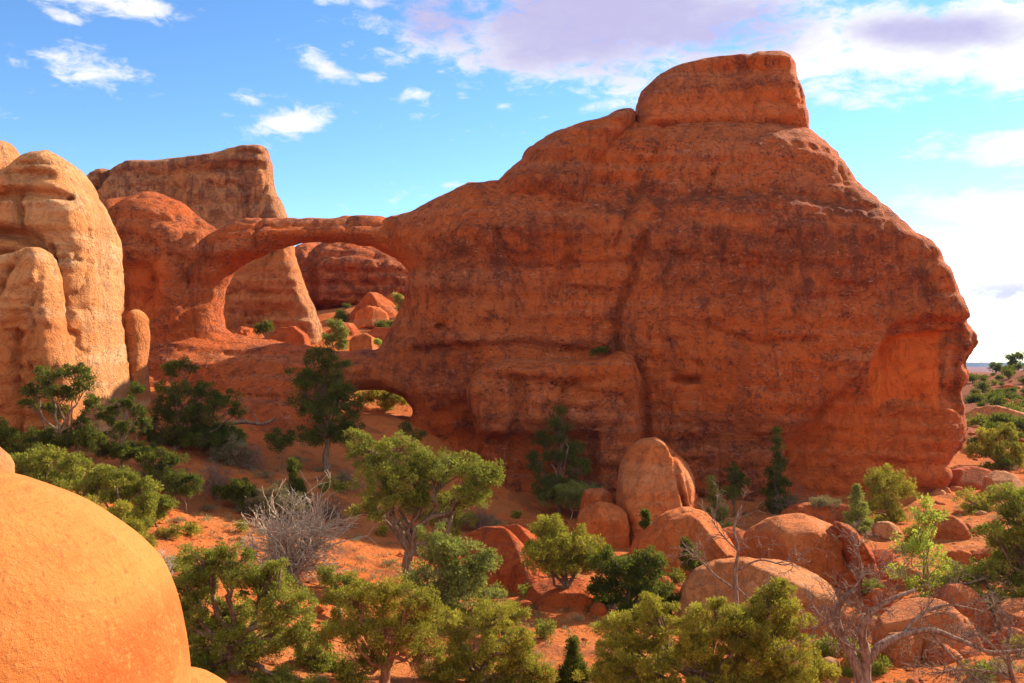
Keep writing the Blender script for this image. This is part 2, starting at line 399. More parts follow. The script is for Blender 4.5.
M_BRED = rock_mat('deep_red_sandstone', (0.66, 0.115, 0.018), (0.56, 0.13, 0.03), (0.28, 0.07, 0.03), (0.66, 0.28, 0.11), 0.3, 0.4, 0.5, 0.9, fine=1.5, palelo=.6, fleck=.5)

def dome_mat():
    m, g, b = mat_base('dome_sandstone')
    geo = g.new('ShaderNodeNewGeometry'); v = geo.outputs['Position']
    big = g.noise(v, 0.45, 4, 0.55, 0.3); mid = g.noise(v, 2.6, 6, 0.65, 0.4); fin_ = g.noise(v, 18, 6, 0.7); gr = g.noise(v, 90, 3, 0.6)
    at = g.new('ShaderNodeAttribute', attribute_name='fresh_shade')
    c = g.mix(g.ramp(big, 0.35, 0.68), (0.56, 0.19, 0.043), (0.55, 0.155, 0.030))
    c = g.mix(g.math('MULTIPLY', g.ramp(mid, 0.55, 0.7), 0.5), c, (0.56, 0.24, 0.075))
    red = g.math('MULTIPLY', at.outputs['Fac'], g.ramp(g.math('ADD', g.math('MULTIPLY', mid, .5), g.math('MULTIPLY', fin_, .5)), 0.41, 0.50))
    c = g.mix(g.math('MULTIPLY', red, 0.95), c, (0.50, 0.075, 0.010))
    pit = g.noise(v, 14, 4, 0.6)
    ln = g.noise(g.scale(v, (.8, .8, 9)), 2.2, 5, .6, .5); c = g.mix(g.math('MULTIPLY', g.ramp(ln, .5, .62), .3), c, (0.44, 0.12, 0.03))
    c = g.mix(g.math('MULTIPLY', g.ramp(fin_, .56, .66), .35), c, (0.60, 0.30, 0.11))
    c = g.mix(g.math('MULTIPLY', g.ramp(pit, 0.61, 0.66), 0.7), c, (0.32, 0.09, 0.03))
    c = g.mix(g.ramp(gr, 0.35, 0.65, 0.25, 0.0), c, (0.42, 0.17, 0.06))
    g.put(b.inputs['Base Color'], c)
    h = g.math('ADD', g.math('MULTIPLY', mid, 0.5), g.math('ADD', g.math('ADD', g.math('MULTIPLY', fin_, 0.22), g.math('MULTIPLY', ln, 0.15)), g.math('MULTIPLY', gr, 0.07)))
    bp = g.new('ShaderNodeBump'); bp.inputs['Strength'].default_value = 0.8; bp.inputs['Distance'].default_value = 0.14
    g.put(bp.inputs['Height'], h); g.l.new(bp.outputs[0], b.inputs['Normal'])
    return m
M_DOME = dome_mat()

def sand_mat():
    m, g, b = mat_base('red_sand'); b.inputs['Specular IOR Level'].default_value = 0.03; b.inputs['Roughness'].default_value = 1.0
    geo = g.new('ShaderNodeNewGeometry'); v = geo.outputs['Position']
    big = g.noise(v, 0.12, 5, 0.6); mid = g.noise(v, 0.9, 6, 0.65, 0.2); fin_ = g.noise(v, 6, 5, 0.7)
    c = g.mix(g.ramp(big, 0.35, 0.65), (0.56, 0.15, 0.038), (0.50, 0.17, 0.055))
    c = g.mix(g.math('MULTIPLY', g.ramp(mid, 0.52, 0.68), 0.55), c, (0.34, 0.085, 0.028))
    c = g.mix(g.math('MULTIPLY', g.ramp(fin_, 0.55, 0.62), 0.7), c, (0.26, 0.10, 0.05))
    sxn = g.new('ShaderNodeSeparateXYZ'); g.l.new(v, sxn.inputs[0]); fy = g.math('MULTIPLY', g.ramp(sxn.outputs[1], 84, 110), g.ramp(sxn.outputs[0], 36, 46))
    c = g.mix(g.math('MULTIPLY', fy, g.ramp(mid, .25, .5, .3, 1.0)), c, (0.24, 0.085, 0.045))
    cr_ = g.noise(v, .35, 6, .7, .5); c = g.mix(g.math('MULTIPLY', g.ramp(cr_, .52, .6), .6), c, (0.24, 0.085, 0.04))
    g.put(b.inputs['Base Color'], c)
    h = g.math('ADD', g.math('ADD', g.math('MULTIPLY', mid, 0.5), g.math('MULTIPLY', fin_, 0.3)), g.math('MULTIPLY', g.noise(v, 2.6, 5, .7), .3))
    bp = g.new('ShaderNodeBump'); bp.inputs['Strength'].default_value = 1.0; bp.inputs['Distance'].default_value = 0.6
    g.put(bp.inputs['Height'], h); g.l.new(bp.outputs[0], b.inputs['Normal'])
    return m
M_SAND = sand_mat()

def leaf_mat(name, a, b2, c3, trans=0.35):
    m, g, b = mat_base(name)
    at = g.new('ShaderNodeAttribute', attribute_name='tint')
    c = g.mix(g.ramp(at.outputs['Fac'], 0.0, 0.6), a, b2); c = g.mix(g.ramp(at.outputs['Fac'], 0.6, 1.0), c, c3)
    g.put(b.inputs['Base Color'], c); b.inputs['Roughness'].default_value = 0.7
    tr = g.new('ShaderNodeBsdfTranslucent'); g.put(tr.inputs[0], g.mix(0.35, c, (0.32, 0.34, 0.03)))
    mx = g.new('ShaderNodeMixShader'); mx.inputs[0].default_value = trans
    g.l.new(b.outputs[0], mx.inputs[1]); g.l.new(tr.outputs[0], mx.inputs[2])
    g.l.new(mx.outputs[0], g.n['Material Output'].inputs[0])
    return m
L_JUN = leaf_mat('juniper_foliage', (0.12, 0.135, 0.020), (0.235, 0.245, 0.032), (0.38, 0.355, 0.055))
L_OLV = leaf_mat('olive_juniper_foliage', (0.17, 0.16, 0.020), (0.33, 0.29, 0.030), (0.50, 0.42, 0.06))
L_GRY = leaf_mat('grey_green_foliage', (0.16, 0.18, 0.035), (0.27, 0.29, 0.065), (0.42, 0.42, 0.11))
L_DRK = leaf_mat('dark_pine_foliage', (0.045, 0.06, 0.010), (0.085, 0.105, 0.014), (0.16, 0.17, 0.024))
L_BRT = leaf_mat('bright_leaf_foliage', (0.22, 0.30, 0.03), (0.38, 0.46, 0.05), (0.52, 0.58, 0.12), 0.5)
L_SAGE = leaf_mat('sage_foliage', (0.15, 0.12, 0.06), (0.24, 0.20, 0.10), (0.34, 0.29, 0.15), 0.25)
def wood_mat(name, a, b2):
    m, g, b = mat_base(name)
    tc = g.new('ShaderNodeTexCoord'); n = g.noise(g.scale(tc.outputs['Object'], (6, 6, 1.5)), 2.0, 5, 0.6, 0.4)
    g.put(b.inputs['Base Color'], g.mix(g.ramp(n, 0.35, 0.65), a, b2))
    bp = g.new('ShaderNodeBump'); bp.inputs['Strength'].default_value = 0.6; bp.inputs['Distance'].default_value = 0.05
    g.put(bp.inputs['Height'], n); g.l.new(bp.outputs[0], b.inputs['Normal'])
    return m
W_BARK = wood_mat('juniper_bark', (0.13, 0.075, 0.045), (0.26, 0.17, 0.11))
W_RED = wood_mat('reddish_bark', (0.22, 0.085, 0.04), (0.36, 0.17, 0.09))
W_DEAD = wood_mat('weathered_grey_wood', (0.15, 0.075, 0.045), (0.32, 0.22, 0.165))
W_TWIG = wood_mat('dry_twigs', (0.40, 0.29, 0.20), (0.62, 0.50, 0.37))

# ------------------------------------------------------------------ terrain
CTRL = [  # px, py, depth
    (200, 700, 25), (420, 700, 29), (620, 705, 30), (820, 705, 30), (1020, 705, 28), (1250, 690, 28), (0, 690, 24),
    (120, 560, 38), (250, 600, 36), (400, 625, 38), (560, 625, 39), (600, 570, 50), (740, 600, 46), (900, 600, 46), (1080, 600, 44), (-120, 560, 36),
    (400, 560, 52), (520, 540, 56), (680, 550, 58), (860, 540, 60), (1000, 530, 60), (1150, 520, 60),
    (430, 500, 68), (560, 503, 73), (700, 502, 75), (850, 500, 76), (945, 492, 78), (1010, 485, 78), (1150, 470, 80),
    (250, 530, 50), (160, 500, 52), (60, 480, 50), (0, 475, 50), (-150, 470, 50), (250, 455, 63), (330, 465, 62), (150, 440, 60), (60, 440, 60), (160, 400, 68), (200, 395, 72), (300, 420, 72), (400, 425, 74),
    (390, 416, 84), (340, 418, 84), (380, 412, 90), (385, 352, 99), (340, 348, 98), (280, 345, 97), (230, 340, 95), (390, 318, 110), (340, 325, 110), (390, 300, 118), (280, 320, 115),
    (1000, 455, 92), (1000, 430, 105), (985, 412, 125), (1060, 410, 120), (985, 390, 160), (1060, 362, 170), (1110, 345, 170), (1000, 376, 220), (1070, 352, 240), (1100, 430, 95),
]
cp = np.array([P(*c) for c in CTRL])
extra = np.array([(0, 0, -1.9), (-5, -4, -1.9), (6, -4, -2.0), (0, -12, -1.5), (-25, -10, 0), (25, -10, -4), (-6, 7, -6.3), (2, 8, -6.6), (8, 8, -7), (-9, 13, -8), (3, 15, -8.6), (12, 18, -10), (-30, 20, -6), (35, 20, -11),
                  (-60, 60, -4), (-60, 90, 2), (-30, 110, 4), (20, 110, -2), (45, 110, -6), (70, 60, -10), (75, 30, -11), (-50, 140, 2), (0, 150, 2), (40, 150, -5), (-60, 30, -4)])
cp = np.concatenate([cp, extra])
_C = cp[:, :2] / 30.0
def _phi(d2): return np.where(d2 > 1e-12, d2 * np.log(d2 + 1e-12) * 0.5, 0)
_n = len(_C); _K = _phi(((_C[:, None] - _C[None]) ** 2).sum(-1)) + 0.01 * np.eye(_n)
_A = np.zeros((_n + 3, _n + 3)); _A[:_n, :_n] = _K; _A[:_n, _n] = 1; _A[:_n, _n + 1:] = _C; _A[_n, :_n] = 1; _A[_n + 1:, :_n] = _C.T
_W = np.linalg.solve(_A, np.concatenate([cp[:, 2], np.zeros(3)]))
def ground(x, y, detail=True):
    x = np.atleast_1d(np.asarray(x, float)); y = np.atleast_1d(np.asarray(y, float))
    cx, cy = np.clip(x, -75, 95), np.clip(y, -15, 260)
    q = np.stack([cx, cy], -1) / 30.0
    z = np.full(x.shape, _W[_n]) + q[..., 0] * _W[_n + 1] + q[..., 1] * _W[_n + 2]
    for i in range(_n):
        z = z + _W[i] * _phi((q[..., 0] - _C[i, 0]) ** 2 + (q[..., 1] - _C[i, 1]) ** 2)
    dist = np.hypot(x - 0, y - 80)
    far = np.clip((dist - 190) / 500, 0, 1); far = far * far * (3 - 2 * far)
    zf = -9 + 10 * fbm(x, y, x * 0, 0.004, 3, seed=21) - 25 * np.clip((dist - 500) / 2500, 0, 1)
    z = z * (1 - far) + zf * far
    if detail:
        a = np.clip(1 - far, 0, 1)
        z = z + a * (0.45 * fbm(x, y, x * 0, 0.12, 3, seed=31) + 0.14 * fbm(x, y, x * 0, 0.8, 3, seed=32))
        # hummocky rock ledges on the far right slope
        rr = np.clip((x - 38) / 8, 0, 1) * np.clip((y - 84) / 8, 0, 1) * (1 - far)
        z = z + rr * 1.5 * fbm(x, y, x * 0, 0.09, 4, 0.55, seed=33)
    return z
def hit(px, py, ymin=20, ymax=400):
    ys = np.concatenate([np.arange(ymin, 130, 0.1), np.arange(130, ymax, 0.5)])
    pts = np.array([P(px, py, 1.0)]) * ys[:, None]
    gz = ground(pts[:, 0], pts[:, 1])
    k = np.nonzero(pts[:, 2] <= gz)[0]
    i = k[0] if len(k) else len(ys) - 1
    return np.array([pts[i, 0], pts[i, 1], gz[i]])
def make_ground():
    def axis(lo, hi, step, far, grow=1.16):
        a = list(np.arange(lo, hi, step)); s = step; p = a[-1]
        up = []
        while p < far: s *= grow; p += s; up.append(p)
        s = step; p = a[0]; dn = []
        while p > -far: s *= grow; p -= s; dn.append(p)
        return np.array(dn[::-1] + a + up)
    xs = axis(-45, 62, 0.4, 9000); ys = axis(14, 112, 0.4, 9000)
    X, Y = np.meshgrid(xs, ys, indexing='ij')
    Z = ground(X.ravel(), Y.ravel()).reshape(X.shape)
    V = np.stack([X.ravel(), Y.ravel(), Z.ravel()], 1)
    I = np.arange(X.size).reshape(X.shape)
    Q = np.stack([I[:-1, :-1].ravel(), I[1:, :-1].ravel(), I[1:, 1:].ravel(), I[:-1, 1:].ravel()], 1)
    o = link('ground', mesh_np('ground', V, Q), M_SAND); tag(o, kind='structure')
make_ground()

def ridge(name, Y, x0, x1, base, top, depth, seed, mat, nx=220):
    xs = np.linspace(x0, x1, nx); prof = np.array([0, .25, .45, .8, 1.0, 1.0, 1.0, .5, 0]); ds = np.array([0, .1, .2, .24, .3, .6, .8, .9, 1.0])
    X, D = np.meshgrid(xs, ds, indexing='ij'); Pf = np.broadcast_to(prof, X.shape)
    hgt = top * (0.85 + 0.15 * fbm(X, X * 0, X * 0, 4.0 / (x1 - x0) * 3, 3, seed=seed))
    e = np.clip(np.minimum(X - x0, x1 - X) / (0.06 * (x1 - x0)), 0, 1)
    Z = base + Pf * hgt * e; Yv = Y + D * depth + 0.15 * depth * fbm(X, D * 3, X * 0, 0.004, 3, seed=seed)
    V = np.stack([X.ravel(), Yv.ravel(), Z.ravel()], 1); I = np.arange(X.size).reshape(X.shape)
    Q = np.stack([I[:-1, :-1].ravel(), I[1:, :-1].ravel(), I[1:, 1:].ravel(), I[:-1, 1:].ravel()], 1)
    o = link(name, mesh_np(name, V, Q), mat); tag(o, kind='structure')
def mesa_mat():
    m, g, b = mat_base('distant_mesa'); geo = g.new('ShaderNodeNewGeometry')
    n = g.noise(g.scale(geo.outputs['Position'], (1, 1, 6)), 0.004, 5, 0.6)
    g.put(b.inputs['Base Color'], g.mix(n, (0.05, 0.05, 0.04), (0.09, 0.07, 0.05))); return m
ridge('hills', 6500, -4500, 7500, -60, 66, 1400, 41, mesa_mat())

# ------------------------------------------------------------------ the great rock wall with its two arches
YW = lambda py: 79.0 + 0.05 * max(0.0, 235.0 - py)
ZC = lambda py: P(512, py, YW(py))[2]
XC = lambda px: P(px, 362, 79.0)[0]
WALL_PX = [(60, 560), (60, 262), (90, 225), (112, 200), (150, 193), (185, 204), (205, 222), (218, 228), (235, 221), (260, 218), (300, 218), (350, 215), (388, 217), (404, 214), (430, 201), (470, 186), (500, 184), (520, 172), (560, 150), (600, 134), (625, 124),
           (640, 121), (700, 121), (760, 121), (807, 126), (822, 140), (838, 157), (852, 175), (875, 198), (896, 217), (912, 232), (930, 243), (942, 262), (952, 286), (961, 312), (969, 334), (967, 345), (960, 362), (965, 376), (962, 392), (965, 415), (963, 436), (954, 452), (950, 466), (952, 480), (942, 495), (940, 560)]
UP_HOLE = [(222, 330), (219, 312), (222, 292), (229, 276), (248, 261), (275, 250), (300, 243), (340, 240), (370, 245), (395, 256), (409, 270), (409, 288), (400, 312), (388, 332), (378, 349), (350, 352), (320, 348), (290, 346), (265, 342), (240, 337)]
LOW_HOLE = [(338, 395), (362, 388), (385, 390), (402, 397), (412, 408), (411, 417), (395, 421), (370, 422), (340, 422)]
def sm(t): t = np.clip(t, 0, 1); return t * t * (3 - 2 * t)
def wall_front(X, Z):
    a = sm((X - XC(385)) / 7.0)                       # 0 on the arch side, 1 on the fin
    t = 2.2 + 0.8 * sm((XC(225) - X) / 4)
    t = t * (1 - a) + 4.2 * a
    ramp = np.clip(ZC(338) - Z, 0, 30) * (1 - sm((X - XC(335)) / 9.0))
    return t + 1.25 * ramp
def wall_back(X, Z):
    a = sm((X - XC(385)) / 9.0); return 3.2 * (1 - a) + 12.0 * a
def wall_mod(X, Z, H, d):
    a = sm((X - XC(400)) / 6.0)
    H = H - a * 0.25 * sm((ZC(196) - Z + .8) / .8) * sm((Z - ZC(222)) / 2.0)   # recessed dark band
    H = H - a * 1.9 * sm((ZC(385) - Z) / 5.0) * (1 - sm((X - XC(500)) / 6))    # undercut foot beside the lower arch
    H = H - a * 1.5 * sm((ZC(400) - Z) / 4.0) * sm((X - XC(640)) / 6) * (1 - sm((X - XC(790)) / 5))
    H = H + a * 0.8 * np.sin((X - XC(400)) * 0.28)
    return H
wall_cracks = [([(264, 214), (260, 255)], .6, .18), ([(316, 212), (313, 246)], .55, .16), ([(352, 210), (350, 244)], .4, .15), ([(230, 232), (290, 228), (380, 226)], .35, .2), ([(385, 216), (396, 240), (409, 262)], .7, .25), ([(130, 205), (126, 260), (134, 310)], .6, .3), ([(240, 355), (300, 372), (350, 376)], .5, .25), ([(180, 372), (260, 392), (330, 398)], .5, .25), ([(500, 190), (470, 215), (455, 245)], .4, .25), ([(660, 130), (648, 170), (625, 215), (612, 250)], .6, .25), ([(700, 330), (740, 345), (800, 340)], .5, .25), ([(420, 350), (520, 345), (590, 352)], .7, .3),
               ([(640, 240), (628, 280), (612, 320), (614, 355), (636, 375), (640, 410), (640, 500)], 0.8, 0.3),
               ([(650, 245), (640, 300), (622, 345)], 0.35, 1.2),
               ([(495, 235), (503, 255), (515, 270), (520, 292)], 0.5, 0.35), ([(455, 245), (447, 285)], 0.35, .3),
               ([(560, 230), (566, 262), (552, 300)], 0.5, 0.4), ([(408, 300), (412, 330)], 0.5, 0.4),
               ([(215, 228), (212, 262), (207, 300)], 0.9, 0.6), ([(196, 215), (190, 260), (200, 320)], 0.6, 0.6), ([(165, 260), (160, 310)], .5, .5),
               ([(780, 455), (800, 430), (812, 405)], 0.7, 0.4), ([(785, 470), (860, 380), (880, 335)], 0.5, 0.5),
               ([(640, 128), (807, 130)], 0.8, 0.35), ([(600, 188), (660, 205), (760, 200), (860, 214)], 0.5, 0.5),
               ([(120, 245), (145, 238), (165, 250)], 0.5, 0.4)]
wall_carve = [([(870, 345), (895, 333), (952, 328), (950, 412), (925, 405), (900, 402), (868, 414)], 0.8, 0.25),
              ([(775, 500), (772, 440), (800, 410), (840, 375), (862, 350), (880, 322), (968, 316), (966, 500)], 1.0, 0.4),
              ([(662, 379), (672, 375), (690, 376), (693, 383), (675, 386)], 1.3, 0.5), ([(645, 372), (655, 370), (656, 376), (646, 377)], 0.9, 0.4), ([(748, 385), (768, 386), (766, 392), (750, 391)], 1.0, 0.4),
              ([(438, 326), (446, 323), (453, 326), (452, 332), (441, 332)], 1.0, 0.4), ([(590, 350), (600, 345), (608, 350), (606, 358), (592, 358)], 1.2, 0.5),
              ([(122, 265), (160, 258), (170, 290), (165, 315), (125, 320)], 1.0, 0.8)]
fin = bpy.data.objects.new('rock_fin', None); COL.objects.link(fin); fin.location = (6.0, 82.0, -12.0); fin.empty_display_size = 2
tag(fin, 'huge red sandstone fin with two arches, stepping up to a flat-topped summit', 'rock formation')
CELL = 0.24
wall = Rock(WALL_PX, YW, wall_front, wall_back, r=3.6, holes=(UP_HOLE, LOW_HOLE), hole_r=2.0, cell=CELL, amp=0.75, freq=0.16, strata=0.32, sfreq=0.8, seed=2,
            cracks=wall_cracks, carve=wall_carve, mod=wall_mod, blur=3, small=0.16, ridge=0.32, bed=.30, bedf=.75)
varn_polys = [([(430, 240), (540, 205), (600, 225), (560, 262), (500, 300), (440, 300)], .6, 3), ([(640, 205), (900, 215), (930, 300), (700, 300), (650, 260)], .75, 3), ([(600, 180), (870, 195), (900, 222), (600, 215)], .8, 1.5),
              ([(360, 350), (380, 330), (480, 340), (470, 400), (440, 420), (400, 395)], .7, 2), ([(860, 420), (950, 405), (960, 440), (900, 450)], .9, 1.5), ([(640, 420), (770, 430), (770, 500), (640, 500)], .55, 2.5),
              ([(600, 320), (625, 300), (640, 370), (600, 380)], .7, 1.2), ([(800, 460), (880, 450), (930, 480), (800, 480)], .5, 1.5)]
fresh_polys = [([(874, 350), (890, 336), (946, 329), (945, 410), (925, 402), (900, 399), (872, 412)], 1.2, .15), ([(785, 500), (785, 450), (850, 390), (880, 410), (960, 400), (965, 500)], .55, 1.2),
               ([(700, 215), (760, 222), (750, 232), (700, 228)], .5, .6), ([(120, 265), (165, 258), (168, 310), (122, 320)], .7, 1.0), ([(225, 260), (260, 250), (400, 240), (420, 262), (405, 275), (370, 250), (300, 250), (240, 270)], .6, .6)]
attrs = dict(varn=varn_polys, fresh_shade=fresh_polys)
# the fin proper and the slender arch side are one mesh; its material is one red sandstone
wall.obj('rock_wall', M_FIN, fin, masks=attrs)
knob = Rock([(634, 140), (636, 108), (641, 92), (655, 78), (672, 68), (700, 61), (735, 57), (772, 55), (786, 60), (795, 76), (799, 92), (803, 112), (806, 128), (806, 140)], lambda q: YW(q) - .4, 3.6, 5.0, r=1.8, cell=CELL, ridge=.4, bed=.3, amp=0.5, freq=0.3, strata=0.3, sfreq=.9, seed=5,
            cracks=[([(663, 72), (720, 62), (745, 60)], .5, .3), ([(742, 62), (738, 95), (742, 128)], .5, .35)])
tag(knob.obj('summit_block', M_FIN, fin, masks=dict(fresh_shade=[([(640, 100), (800, 90), (806, 126), (640, 126)], .5, 1.0)], varn=[([(730, 60), (745, 60), (745, 128), (730, 128)], 1.0, .6)])), 'flat-topped summit block')
sh = Rock([(480, 215), (497, 183), (505, 172), (522, 160), (524, 152), (545, 138), (562, 131), (600, 120), (612, 114), (628, 111), (638, 116), (630, 136), (612, 160), (594, 192), (588, 215)], lambda q: YW(q) - .5, 4.6, 5.0, r=2.6, cell=CELL, ridge=.4, bed=.3, amp=0.5, freq=0.25, strata=0.3, seed=6,
          cracks=[([(540, 215), (560, 175), (600, 120)], .25, .5), ([(604, 120), (640, 120)], .4, .25)])
sh.obj('shoulder_block', M_FIN, fin, masks=dict(varn=[([(500, 180), (560, 140), (600, 190), (520, 210)], .5, 1.5)]))
bt = Rock([(466, 388), (472, 374), (484, 364), (510, 359), (560, 361), (600, 360), (618, 352), (632, 356), (639, 380), (640, 460), (636, 520), (484, 520), (480, 450), (474, 418), (467, 402)], 73.8, 2.2, 6.0, r=1.0, ridge=.5, bed=.3, cell=CELL, amp=0.5, freq=0.3, strata=0.35, seed=8,
          cracks=[([(470, 372), (500, 378), (560, 384), (620, 378)], .5, .4), ([(520, 385), (515, 440), (528, 500)], .7, .6), ([(560, 395), (556, 425)], .4, .5)],
          carve=[([(516, 396), (560, 392), (562, 424), (516, 425)], -.5, .6), ([(478, 430), (600, 428), (600, 520), (478, 520)], 1.3, .7)])
bt.obj('buttress', M_FIN, fin, masks=dict(varn=[([(560, 400), (640, 400), (640, 500), (540, 500)], .6, 1.5), ([(470, 395), (515, 380), (512, 500), (478, 500)], .4, 1)]))

def rock(label, poly, Y, front, mat, cat='rock', name='boulder', group=None, masks=None, **kw):
    r_ = Rock(poly, Y, front, **kw)
    o = r_.obj(name, mat, masks=masks); tag(o, label, cat, group)
    return o
# left neighbours
rock('tall tan sandstone cliff at the left edge with a lit rounded right flank', [(-140, 560), (-140, 180), (-40, 172), (0, 174), (8, 168), (22, 160), (34, 152), (48, 152), (62, 166), (76, 190), (87, 215), (93, 250), (96, 300), (96, 340), (102, 400), (110, 450), (112, 560)], 57.5, 1.6, M_TAN, 'cliff', 'rock_cliff',
     back=9.5, r=1.3, rb=3.2, ridge=.6, bed=.5, cell=.17, chop=0, amp=0.9, freq=0.16, strata=0.3, seed=14, cracks=[([(-10, 232), (30, 238), (50, 246), (56, 300), (62, 350)], 1.6, .4), ([(0, 200), (40, 196), (75, 200)], .8, .25), ([(14, 176), (58, 178)], .7, .22), ([(30, 200), (36, 232)], .7, .2), ([(64, 250), (70, 320), (84, 400)], .9, .22), ([(20, 268), (78, 262)], .4, .2), ([(-20, 320), (40, 316)], .5, .2)],
     masks=dict(fresh_shade=[([(-60, 235), (50, 240), (60, 300), (-60, 330)], .7, 1.5)]))
rock('squat orange-tan slab leaning before the cliff at the left edge', [(-120, 560), (-120, 270), (-20, 262), (0, 256), (14, 254), (30, 247), (44, 250), (50, 268), (56, 300), (62, 335), (68, 370), (72, 410), (76, 560)], 53.5, 1.0, M_TAN, 'rock', 'rock_slab',
     r=.7, back=2.2, cell=.16, ridge=.4, bed=.25, amp=0.5, freq=0.3, strata=0.2, seed=15, cracks=[([(4, 300), (16, 272), (30, 252)], .6, .2), ([(-10, 330), (30, 322), (60, 330)], .35, .2), ([(24, 330), (30, 400), (26, 480)], .5, .2)], masks=dict(fresh_shade=[([(-60, 330), (60, 320), (80, 450), (-60, 460)], .9, 2)]))  # mask paints the orange of the slab's shaded front into its colour
rock('small upright knob of rock beside the foot of the tan cliff', [(124, 330), (127, 316), (133, 310), (141, 311), (146, 318), (147, 340), (145, 356), (145, 372), (150, 430), (130, 430), (132, 380), (127, 352)], 66.5, .9, M_TAN, 'rock', 'rock_pillar', back=1.5, r=.6, cell=.12, amp=0.2, freq=0.6, strata=0.1, seed=16,
     masks=dict(fresh_shade=[([(124, 310), (150, 310), (152, 400), (124, 400)], .9, .4)]))
rock('pale rounded rock top peeking over the left cliff', [(-60, 260), (-60, 138), (0, 139), (12, 143), (18, 156), (25, 166), (27, 178), (30, 260)], 74, 3, M_TAN, 'rock', 'sandstone_pinnacle', r=2.4, cell=.2, amp=0.6, freq=0.35, strata=0.25, seed=17)
rock('broad brown fin behind the arch with a sunlit blunt right edge', [(40, 420), (60, 200), (74, 183), (92, 172), (112, 167), (130, 160), (160, 161), (190, 157), (230, 148), (258, 144), (268, 150), (271, 186), (280, 202), (285, 222), (290, 246), (299, 276), (309, 302), (319, 325), (325, 345), (329, 420)], 100, 1.5, M_WALL, 'rock formation', 'rock_fin',
     back=8, r=1.2, rb=3.5, ridge=.5, bed=.4, cell=.28, amp=0.7, freq=0.15, strata=0.3, seed=18, cracks=[([(112, 160), (106, 182), (92, 200)], 1.2, .35), ([(175, 160), (185, 200), (170, 240)], .4, .35), ([(90, 178), (180, 176), (262, 168)], .5, .35)], masks=dict(varn=[([(60, 160), (275, 140), (280, 230), (60, 240)], .45, 3)], fresh_shade=[([(200, 250), (290, 250), (310, 345), (200, 345)], .5, 2)]))
rock('dark brown dome seen through the upper arch above the boulder pile', [(280, 380), (290, 262), (296, 246), (310, 241), (330, 240), (345, 237), (365, 239), (392, 247), (415, 258), (440, 275), (440, 380)], 128, 7, M_FIN, 'rock formation', 'rock_dome',
     r=5, cell=.32, ridge=.6, bed=.6, bedf=.5, amp=0.7, freq=0.15, strata=0.4, seed=19, cracks=[([(321, 240), (322, 270), (326, 330)], 2.0, .6)], carve=[([(280, 304), (330, 303), (380, 306), (440, 308), (440, 380), (280, 380)], 2.6, .8)], masks=dict(varn=[([(290, 245), (400, 245), (430, 300), (300, 300)], .5, 2)]))

# ------------------------------------------------------------------ boulders
def boulder(label, poly, base_py, mat, k=0.8, group=None, Y=None, sink=True, name='boulder', cat='boulder', **kw):
    a = np.array(poly, float); cx = a[:, 0].mean()
    if Y is None: Y = hit(cx, base_py)[1]
    pl = PP(poly, Y); w = (pl[:, 0].max() - pl[:, 0].min()) / 2; h = (pl[:, 1].max() - pl[:, 1].min()) / 2
    t = k * min(w, h * 1.6)
    kw.setdefault('cell', max(0.06, min(0.2, w / 22))); kw.setdefault('amp', 0.10 * min(w, h) + 0.05); kw.setdefault('freq', 0.9 / max(w, .6))
    kw.setdefault('strata', 0.05); kw.setdefault('small', 0.03)
    kw.setdefault('chop', 8); kw.setdefault('bed', .05 * min(w, h)); kw.setdefault('bedf', 1.6)
    kw.setdefault('r', 0.42 * min(w, h)); kw.setdefault('ridge', .14 * min(w, h)); kw.setdefault('rfreq', 1.1 / max(w, .5))
    return rock(label, poly, Y, t, mat, cat, name, group, **kw)
boulder('tall upright rounded boulder with a deep vertical crack and sunlit right side', [(619, 550), (618, 495), (621, 468), (632, 447), (646, 438), (658, 437), (668, 444), (680, 455), (693, 466), (701, 480), (703, 510), (700, 550)], 545, M_BOUL, 1.5, Y=61, seed=31, chop=4, facets=[([(652, 437), (661, 480), (672, 545)], 1.5)],
        cracks=[([(668, 445), (672, 480), (686, 540)], 1.0, .16), ([(640, 470), (636, 520)], .15, .2)])
boulder('low cracked boulder peeking up left of the tall upright boulder', [(576, 530), (577, 505), (583, 491), (592, 489), (603, 488), (612, 494), (620, 502), (622, 530)], 535, M_BOUL, .9, Y=64, seed=32, cracks=[([(590, 488), (588, 520)], .6, .12)])
boulder('smooth orange boulder at the left foot of the tall upright one', [(577, 560), (577, 520), (583, 508), (600, 502), (616, 502), (626, 508), (630, 530), (630, 560)], 552, M_BOUL, .9, Y=58, seed=33, cracks=[([(600, 512), (618, 515), (628, 525)], .2, .12)])
boulder('wide brown humped boulder in front of the tall upright boulder', [(620, 620), (628, 560), (634, 542), (650, 526), (668, 512), (688, 507), (708, 512), (722, 524), (732, 540), (738, 560), (744, 620)], 600, M_BOUL, .8, Y=53, seed=34, cracks=[([(708, 512), (700, 540), (706, 580)], .35, .14)])
boulder('big orange domed boulder right of the bare grey snag', [(745, 640), (742, 570), (742, 545), (752, 530), (775, 519), (800, 515), (820, 518), (845, 530), (862, 552), (872, 585), (878, 640)], 620, M_BOUL, .8, Y=50, seed=35, chop=3, facets=[([(815, 516), (836, 560), (850, 620)], .8)],
        cracks=[([(818, 520), (832, 545), (846, 580), (852, 620)], .9, .22), ([(800, 535), (810, 560), (814, 590)], .3, .2)])
boulder('flat-lying pale brown slab boulder split by level cracks', [(676, 690), (678, 610), (684, 590), (700, 572), (722, 562), (750, 558), (785, 560), (812, 566), (828, 580), (833, 600), (832, 625), (836, 650), (832, 690)], 670, M_BPALE, .75, Y=41, seed=36, chop=3,
        cracks=[([(700, 600), (760, 592), (806, 600), (832, 606)], .5, .10), ([(790, 640), (815, 634), (834, 640)], .5, .12), ([(730, 580), (770, 575)], .15, .1)])
